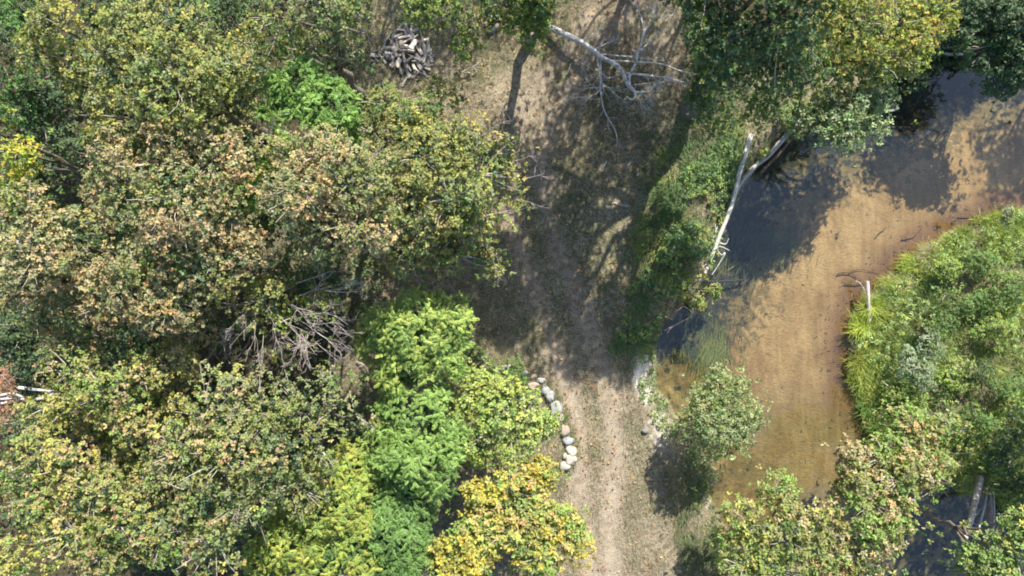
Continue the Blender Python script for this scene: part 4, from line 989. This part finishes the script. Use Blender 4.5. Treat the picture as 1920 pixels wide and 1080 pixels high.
log('weathered_pole', 'pale weathered pole lying from the island grass out over the shore', 'pole', [(1626, 527, .1), (1628, 560, .05), (1629, 600, -.15), (1630, 625, -.35)], .07, .06, (.56, .49, .44),
    branches=[([(1622, 545, -.2), (1612, 530, -.3), (1604, 527, -.3)], .015)])
DK = (.075, .055, .045)
log('sunken_branch', 'dark waterlogged branch curling beside the weathered pole', 'branch', [(1570, 514, -.62), (1585, 511, -.6), (1598, 514, -.6), (1606, 522, -.62)], .025, .012, DK, branches=[([(1590, 512, -.6), (1610, 505, -.6), (1630, 508, -.6)], .015), ([(1630, 508, -.6), (1645, 512, -.6), (1650, 522, -.6)], .012)])
log('sunken_branch', 'straight dark waterlogged branch just left of the weathered pole', 'branch', [(1583, 532, -.6), (1603, 534, -.58), (1622, 531, -.58)], .022, .015, DK)
log('sunken_branch', 'lone dark stick resting on open sand above the island', 'branch', [(1643, 444, -.63), (1652, 434, -.62), (1661, 428, -.62)], .022, .012, DK)
log('sunken_branch', 'dark twiggy branch near the upper island shore', 'branch', [(1690, 450, -.62), (1712, 445, -.62), (1725, 432, -.62)], .02, .01, DK, branches=[([(1700, 448, -.6), (1690, 440, -.6)], .01)])
log('sunken_branch', 'thin dark branch lying parallel to the upper island shore', 'branch', [(1795, 408, -.62), (1825, 408, -.62), (1850, 402, -.62)], .018, .01, DK)
log('sunken_log', 'dark sunken log crossing the river bed below the driftwood', 'log', [(1330, 528, -.85), (1370, 527, -.85), (1398, 524, -.85)], .05, .03, (.05, .05, .045))
log('sunken_log', 'short dark sunken limb standing up the river bed from the crossing log', 'log', [(1395, 528, -.84), (1394, 495, -.82)], .05, .03, (.05, .05, .045))
log('sunken_log', 'long submerged limb in blue shade below the silvery bush', 'log', [(1655, 238, -.8), (1690, 240, -.8), (1718, 238, -.78)], .06, .05, (.06, .06, .06))
log('bank_log', 'grey log on the dark bank in the top right corner', 'log', [(1758, 97, .12), (1775, 101, .12), (1805, 102, .1)], .055, .05, (.33, .3, .29))
log('bank_pole', 'thin grey pole above the log in the top right corner', 'pole', [(1742, 98, .2), (1775, 90, .25), (1813, 83, .25)], .03, .02, (.3, .27, .26))
log('bank_log', 'brown log edging the water in the top right corner', 'log', [(1752, 118, -.45), (1790, 117, -.45), (1830, 122, -.45), (1850, 128, -.5)], .06, .06, (.17, .12, .1))
log('floating_log', 'dark log with white patches floating near the top right corner', 'log', [(1779, 147, -.58), (1791, 136, -.57), (1806, 126, -.58)], .06, .05, (.06, .05, .05), branches=[([(1786, 143, -.52), (1796, 132, -.51)], .02)])
log('curved_snag', 'curved grey limb at the water below the silvery bush tip', 'branch', [(1640, 196, -.3), (1655, 206, -.45), (1672, 208, -.5), (1685, 202, -.45)], .06, .05, (.3, .29, .28))
# leaning stems in the lower right
log('leaning_trunk', 'thick grey trunk leaning over dark water in the lower right', 'trunk', [(1838, 895, -.2), (1828, 940, .5), (1820, 975, 1.1), (1808, 1015, 1.8)], .12, .085, (.44, .39, .36), group=None, mat_=M_bark)
log('leaning_trunk', 'dark narrow trunk in the lower right, third stem from the thick grey one', 'trunk', [(1858, 925, -.3), (1857, 955, .4), (1857, 1000, 1.3)], .09, .07, (.25, .22, .22), mat_=M_bark)
log('dead_pole', 'thin pale pole rising between the trunks in the lower right', 'pole', [(1850, 928, -.2), (1846, 950, .5), (1833, 1000, 1.5)], .04, .03, (.40, .38, .37), branches=[([(1848, 945, .3), (1830, 965, .6), (1825, 980, .7), (1838, 985, .8)], .015), ([(1855, 925, 0), (1858, 938, .3), (1850, 948, .4)], .015)])
log('dead_pole', 'straight pale pole right of the trunks in the lower right', 'pole', [(1862, 922, -.2), (1864, 955, .4), (1863, 990, 1.2)], .035, .03, (.38, .37, .37))

# white dead branches with dry leaves at the left edge
b = G(-30, 748, 0); b[2] = float(zg(b[0], b[1]))
snag = thing('dead_birch', 'white dead branches with dry rusty leaves at the left edge', 'dead tree', b)
for path, r in [([(-40, 745, 5), (0, 741, 5.2), (25, 738, 5.3), (42, 745, 5.2)], .05), ([(-40, 760, 5), (0, 757, 5.2), (20, 752, 5.2), (45, 748, 5)], .055), ([(-30, 752, 5.2), (5, 748, 5.3), (28, 747, 5.2)], .04)]:
    mb = MB(); P = smooth_path(pxpath(path), 3); mb.tube(P, np.linspace(r, r * .5, len(P)), 6, (.62, .59, .57), jit=.05); mb.build('limb', [M_dead], snag, b, smooth=True)
mb = MB()
for k in range(26):
    branching(mb, G(rng.uniform(-20, 35), rng.uniform(725, 765), 5), (rng.normal(.3, .5), rng.normal(0, 1), .2), rng.uniform(.4, .8), .01, 1, (.42, .31, .28), .6, 4)
mb.build('twigs', [M_twig], snag, b, kind='stuff')
mb = MB(); n = 130; P = np.array([G(rng.uniform(-20, 28), 745 + rng.normal(0, 26), rng.uniform(4.8, 5.4)) for _ in range(n)])
rosettes(mb, P, np.tile([0, 0, 1.], (n, 1)), 4, .12, .06, jitter_col(np.tile([.34, .17, .10], (n, 1)), n), .2)
mb.build('dry_leaves', [M_leaf], snag, b, kind='stuff')
log('fallen_birch', 'white birch stem lying among the leaves right of the dead branches', 'log', [(35, 727, 2.2), (70, 731, 2.2), (105, 733, 2.1)], .06, .04, (.56, .55, .55), mat_=M_dead)
log('fallen_birch', 'shorter white stem just below the other birch stem', 'log', [(70, 748, 2.2), (90, 744, 2.2), (100, 738, 2.2)], .06, .04, (.53, .53, .54), mat_=M_dead)

# ------------------------------------------------------------------ woodpile: every split log its own thing
def wedge_mesh(kind):
    """quarter-split, half-split or round log, axis +X, unit length; bark 0, split wood 1, end 2"""
    if kind == 0: pts = [(0, 0)] + [(math.cos(t), math.sin(t)) for t in np.linspace(0, math.pi * .55, 5)]; splits = {0, 5}
    elif kind == 1: pts = [(math.cos(t), math.sin(t)) for t in np.linspace(0, math.pi, 7)]; splits = {6}
    elif kind == 2: pts = [(math.cos(t), math.sin(t)) for t in np.linspace(0, 2 * math.pi, 9)[:-1]]; splits = set()
    else: pts = [(-.8, -.35), (.8, -.4), (.85, .3), (-.7, .4)]; splits = {0, 2, 3}
    P = np.array(pts) - np.mean(pts, 0); n = len(P)
    mb = MB(); rings = []
    for x_, s_ in ((-.5, 1), (-.1, 1.04), (.5, .93)):
        rings.append(np.column_stack([np.full(n, x_) + rng.normal(0, .012, n), P * s_ * rng.uniform(.94, 1.06, (n, 1))]))
    bark = (.30, .265, .24); wood = (.62, .55, .48)
    for i in range(2):
        for k in range(n):
            a, b_, c_, d_ = rings[i][k], rings[i][(k + 1) % n], rings[i + 1][(k + 1) % n], rings[i + 1][k]
            sp = k in splits
            mb.add([a, b_, c_, d_], [(0, 1, 2), (0, 2, 3)], wood if sp else bark, 1 if sp else 0)
    for R_, rev in ((rings[0], True), (rings[2], False)):
        W_ = np.vstack([R_, R_.mean(0)]); mb.add(W_, [((k + 1) % n, k, n) if rev else (k, (k + 1) % n, n) for k in range(n)], (.62, .55, .46), 2)
    return mb.data('firewood_log', [M_bark, M_drift, M_end])
wedges = [wedge_mesh(k) for k in (0, 1, 0, 3, 2, 1, 0, 3)]
def firewood(u, v, z_, ang, L, r, var, label, group='logs of the loose woodpile', tilt=0.0):
    g = G(u, v, z_)
    o = bpy.data.objects.new('firewood_log', wedges[var % len(wedges)]); COL.objects.link(o)
    o.location = g; o.rotation_euler = (rng.uniform(0, 6.28), tilt, ang); o.scale = (L, r, r)
    tag(o, label, 'firewood log', group); return o
gz = float(zg(*G(770, 95)[:2]))
spots = []
for k in range(66):
    for _ in range(60):
        a = rng.uniform(0, 6.283); q_ = math.sqrt(rng.random())
        u, v = 766 + 43 * q_ * math.cos(a) + 9 * math.sin(a) + rng.normal(0, 2), 95 + 42 * q_ * math.sin(a) + rng.normal(0, 2)
        if all((u - a_) ** 2 + (v - b_) ** 2 > 60 for a_, b_ in spots): break
    spots.append((u, v))
    h = gz + .09 + .30 * max(0, 1 - q_ ** 2) * rng.uniform(.55, 1.0)
    ang = rng.normal(1.9, .5) if rng.random() < .62 else rng.normal(.3, .5)
    firewood(u, v, h, ang, rng.uniform(.24, .5), rng.uniform(.05, .1), int(rng.integers(8)), 'split grey firewood log heaped in the loose woodpile', tilt=rng.normal(0, .13))
firewood(762, 47, gz + .07, .28, .42, .06, 1, 'pale split log lying apart above the woodpile', None)
firewood(759, 153, gz + .07, 1.1, .40, .05, 3, 'pale split log lying apart below the woodpile', None)
firewood(808, 104, gz + .12, 1.75, .50, .07, 3, 'reddish-brown plank-like log at the right end of the woodpile', None)
for k in range(16):
    firewood(rng.uniform(697, 730), rng.uniform(94, 116), gz + .05, rng.uniform(0, 3.1), rng.uniform(.14, .26), rng.uniform(.025, .05), int(rng.integers(8)), 'small split offcut strewn left of the woodpile', 'offcuts beside the woodpile')
for i, (pa, lab) in enumerate([([(729, 72, .5), (742, 86, .6), (760, 100, .6)], 'long thin stick slanting across the left of the woodpile'), ([(733, 100, .4), (738, 115, .4), (744, 125, .3)], 'bent stick leaning on the lower left of the woodpile'),
        ([(777, 130, .3), (795, 140, .15), (808, 146, .1)], 'thin stick trailing from the lower right of the woodpile')]):
    log('stick', lab, 'stick', pa, .02, .012, (.28, .24, .22), sides=5)

# ------------------------------------------------------------------ stones, bark scraps and sticks on the clearing
def stone(u, v, rx, ry, h, col, label, name='boulder', cat='stone', group='boulders edging the clearing', z_=None, ang=0.0):
    import bmesh
    bm = bmesh.new(); bmesh.ops.create_icosphere(bm, subdivisions=3, radius=1)
    sd_ = rng.uniform(0, 50, 3)
    for vt in bm.verts:
        c = vt.co; n_ = float(vnoise(c.x * 1.1 + sd_[0] + c.z, c.y * 1.1 + sd_[1] - c.z, 1.2)) - .5
        n2 = float(vnoise(c.x * 2.6 + sd_[1], c.y * 2.6 + c.z * 2 + sd_[2], 1.0)) - .5
        vt.co = c * (1 + .62 * n_ + .3 * n2)
        if vt.co.z > .62: vt.co.z = .62 + (vt.co.z - .62) * .4
    V = np.array([vt.co[:] for vt in bm.verts]); F = [[x_.index for x_ in f.verts] for f in bm.faces]; bm.free()
    V = V * np.array([rx / PX * .76, ry / PX * .76, h])
    V = V @ np.array([[math.cos(ang), math.sin(ang), 0], [-math.sin(ang), math.cos(ang), 0], [0, 0, 1]])
    g = G(u, v, 0); zb = float(zg(g[0], g[1])) if z_ is None else z_
    g[2] = zb + h * .45
    mb = MB(); mb.add(V + g, F, col)
    o = mb.build(name, [M_stone], None, g, smooth=True); tag(o, label, cat, group)
PAL, GRS_SHADE, PNKS = (.46, .41, .355), (.31, .31, .31), (.38, .30, .26)  # second tone is the pale granite with shade put into its colour
for s_ in [(1023, 880, 17, 17, .22, PAL, 'largest white boulder at the lower end of the stone row'), (1010, 877, 8, 9, .12, GRS_SHADE, 'small stone tucked left of the largest white boulder'), (1060, 873, 14, 12, .18, PAL, 'cream boulder between the largest white one and the pair by the track'),
           (1071, 860, 14, 13, .18, PAL, 'rounded white boulder nearest the track'), (1060, 854, 8, 8, .12, PAL, 'small white stone in the gap of the white boulder group'), (1070, 845, 13, 13, .18, PAL, 'white boulder topping the white group'),
           (1065, 825, 12, 9, .16, (.36, .38, .42), 'smooth bluish stone just above the white group'), (1059, 806, 10, 14, .18, PNKS, 'brownish upright stone above the smooth bluish one'), (1051, 782, 8, 8, .13, PAL, 'pinkish-white stone amid red fallen leaves'),
           (1041, 765, 17, 20, .26, GRS_SHADE, 'biggest shade-grey boulder, under the tip of the round-leaved tree'), (1032, 742, 11, 13, .2, GRS_SHADE, 'oval shade-grey boulder above the biggest shade-grey one'), (1022, 730, 10, 12, .17, (.34, .34, .35), 'darker shade-grey stone up the row from the oval boulder'),
           (998, 722, 15, 8, .14, PNKS, 'flat buff stone lying crosswise in the row'), (1014, 712, 12, 8, .12, GRS_SHADE, 'low shade-grey slab beside the flat buff stone'), (1001, 705, 8, 6, .1, PNKS, 'small buff stone above the flat one'), (984, 699, 9, 7, .11, GRS_SHADE, 'small shade-grey stone near the head of the row'),
           (953, 690, 15, 9, .15, GRS_SHADE, 'flat shade-grey stone half hidden in the low dark shrub'), (988, 741, 9, 8, .15, GRS_SHADE, 'shade-grey stone under the leaves left of the row')]:
    stone(*s_)
stone(1209, 806, 9, 7, .12, (.2, .19, .19), 'dark stone with pale litter beside the track near the alder', group=None)
for k, (u, v, r, c, lab) in enumerate([(921, 36, 9, PAL, 'pale rock of the small rubble heap below the green tree'), (931, 30, 7, PAL, 'topmost pale rock of the small rubble heap'), (912, 46, 8, PNKS, 'brown rock at the left of the small rubble heap'), (920, 58, 10, (.25, .28, .31), 'blue-grey rock at the foot of the small rubble heap'), (934, 52, 9, (.3, .22, .18), 'rust-coloured rock at the right of the small rubble heap')]):
    stone(u, v, r, r * .8, .14, c, lab, 'rock', 'rock', 'rubble heap rocks')
log('stick', 'white stick lying in the shade right of the clearing centre', 'stick', [(1137, 302, .05), (1133, 311, .06), (1129, 322, .05)], .02, .014, (.62, .6, .58), sides=5)
log('stick', 'curved pale stick near the grass edge on the right of the clearing', 'stick', [(1151, 379, .05), (1163, 384, .07), (1178, 386, .05)], .018, .014, (.55, .53, .52), sides=5)
log('stick', 'pale stick on the sunny ground left of the dead tree limbs', 'stick', [(1070, 119, .05), (1067, 130, .06), (1062, 140, .05)], .02, .016, (.55, .5, .45), sides=5)
log('stick', 'short pale stick in the middle of the shaded clearing', 'stick', [(1117, 423, .05), (1115, 430, .05), (1113, 435, .05)], .014, .01, (.55, .53, .52), sides=5)
log('stick', 'small forked stick above the curved pale stick', 'stick', [(1150, 272, .05), (1157, 274, .05)], .016, .012, (.5, .5, .5), sides=5)
log('fallen_branch', 'forked bare branch on the ground below the woodpile', 'branch', [(855, 142, .15), (873, 132, .25), (888, 125, .3), (900, 116, .35)], .03, .016, (.40, .34, .31), sides=5, branches=[([(886, 126, .3), (894, 132, .25), (887, 140, .2), (880, 148, .1)], .014), ([(864, 138, .2), (862, 128, .3)], .012)])
log('fallen_branch', 'bare twiggy branch left of the woodpile', 'branch', [(668, 49, .5), (682, 57, .5), (690, 68, .45), (696, 88, .3)], .025, .012, (.42, .33, .31), sides=5, branches=[([(682, 57, .5), (694, 58, .5), (700, 68, .5)], .012), ([(685, 60, .5), (688, 48, .6)], .012), ([(680, 57, .5), (672, 68, .4), (655, 78, .3)], .014), ([(692, 72, .45), (703, 76, .4)], .01), ([(692, 75, .4), (683, 80, .4)], .01)])
log('fallen_branch', 'pale curled branches on the ground left of the lime-green tree', 'branch', [(668, 678, .1), (682, 684, .3), (692, 700, .2), (700, 722, .1)], .025, .015, (.45, .38, .34), sides=5, branches=[([(682, 684, .3), (668, 692, .2), (672, 700, .1)], .015), ([(690, 690, .25), (702, 678, .2)], .013)])
def bark_scrap(u, v, s, label):
    g = G(u, v, 0); g[2] = float(zg(g[0], g[1])) + .03
    mb = MB(); n = 7; th = np.linspace(-1.5, 1.5, n); a0 = rng.uniform(0, 3.1)
    V = []
    for x_ in (-1, -.3, .4, 1):
        r = s * (.5 + .12 * rng.normal())
        for t in th: V.append((x_ * s * 1.3 + .1 * s * rng.normal(), r * math.sin(t), r * (1 - math.cos(t)) * .8))
    V = np.array(V); R_ = np.array([[math.cos(a0), math.sin(a0), 0], [-math.sin(a0), math.cos(a0), 0], [0, 0, 1]])
    F = []
    for i in range(3):
        for k in range(n - 1): a = i * n + k; F += [(a, a + 1, a + n + 1), (a, a + n + 1, a + n)]
    mb.add(V @ R_ + g, F, (.72, .7, .67)); o = mb.build('bark_scrap', [M_dead], None, g, smooth=True); tag(o, label, 'bark')
bark_scrap(1180, 307, .07, 'larger curl of white bark on the shaded grass')
bark_scrap(1196, 327, .05, 'smaller curl of white bark to the right, nearer the tall grass')
for (u, v) in [(1056, 403), (1073, 405), (1063, 421), (1062, 456), (1116, 420)]:
    bark_scrap(u, v, .022, 'tiny white chip of bark on the shaded clearing'); bpy.context.scene.collection.objects[-1]['group'] = 'white chips on the clearing'
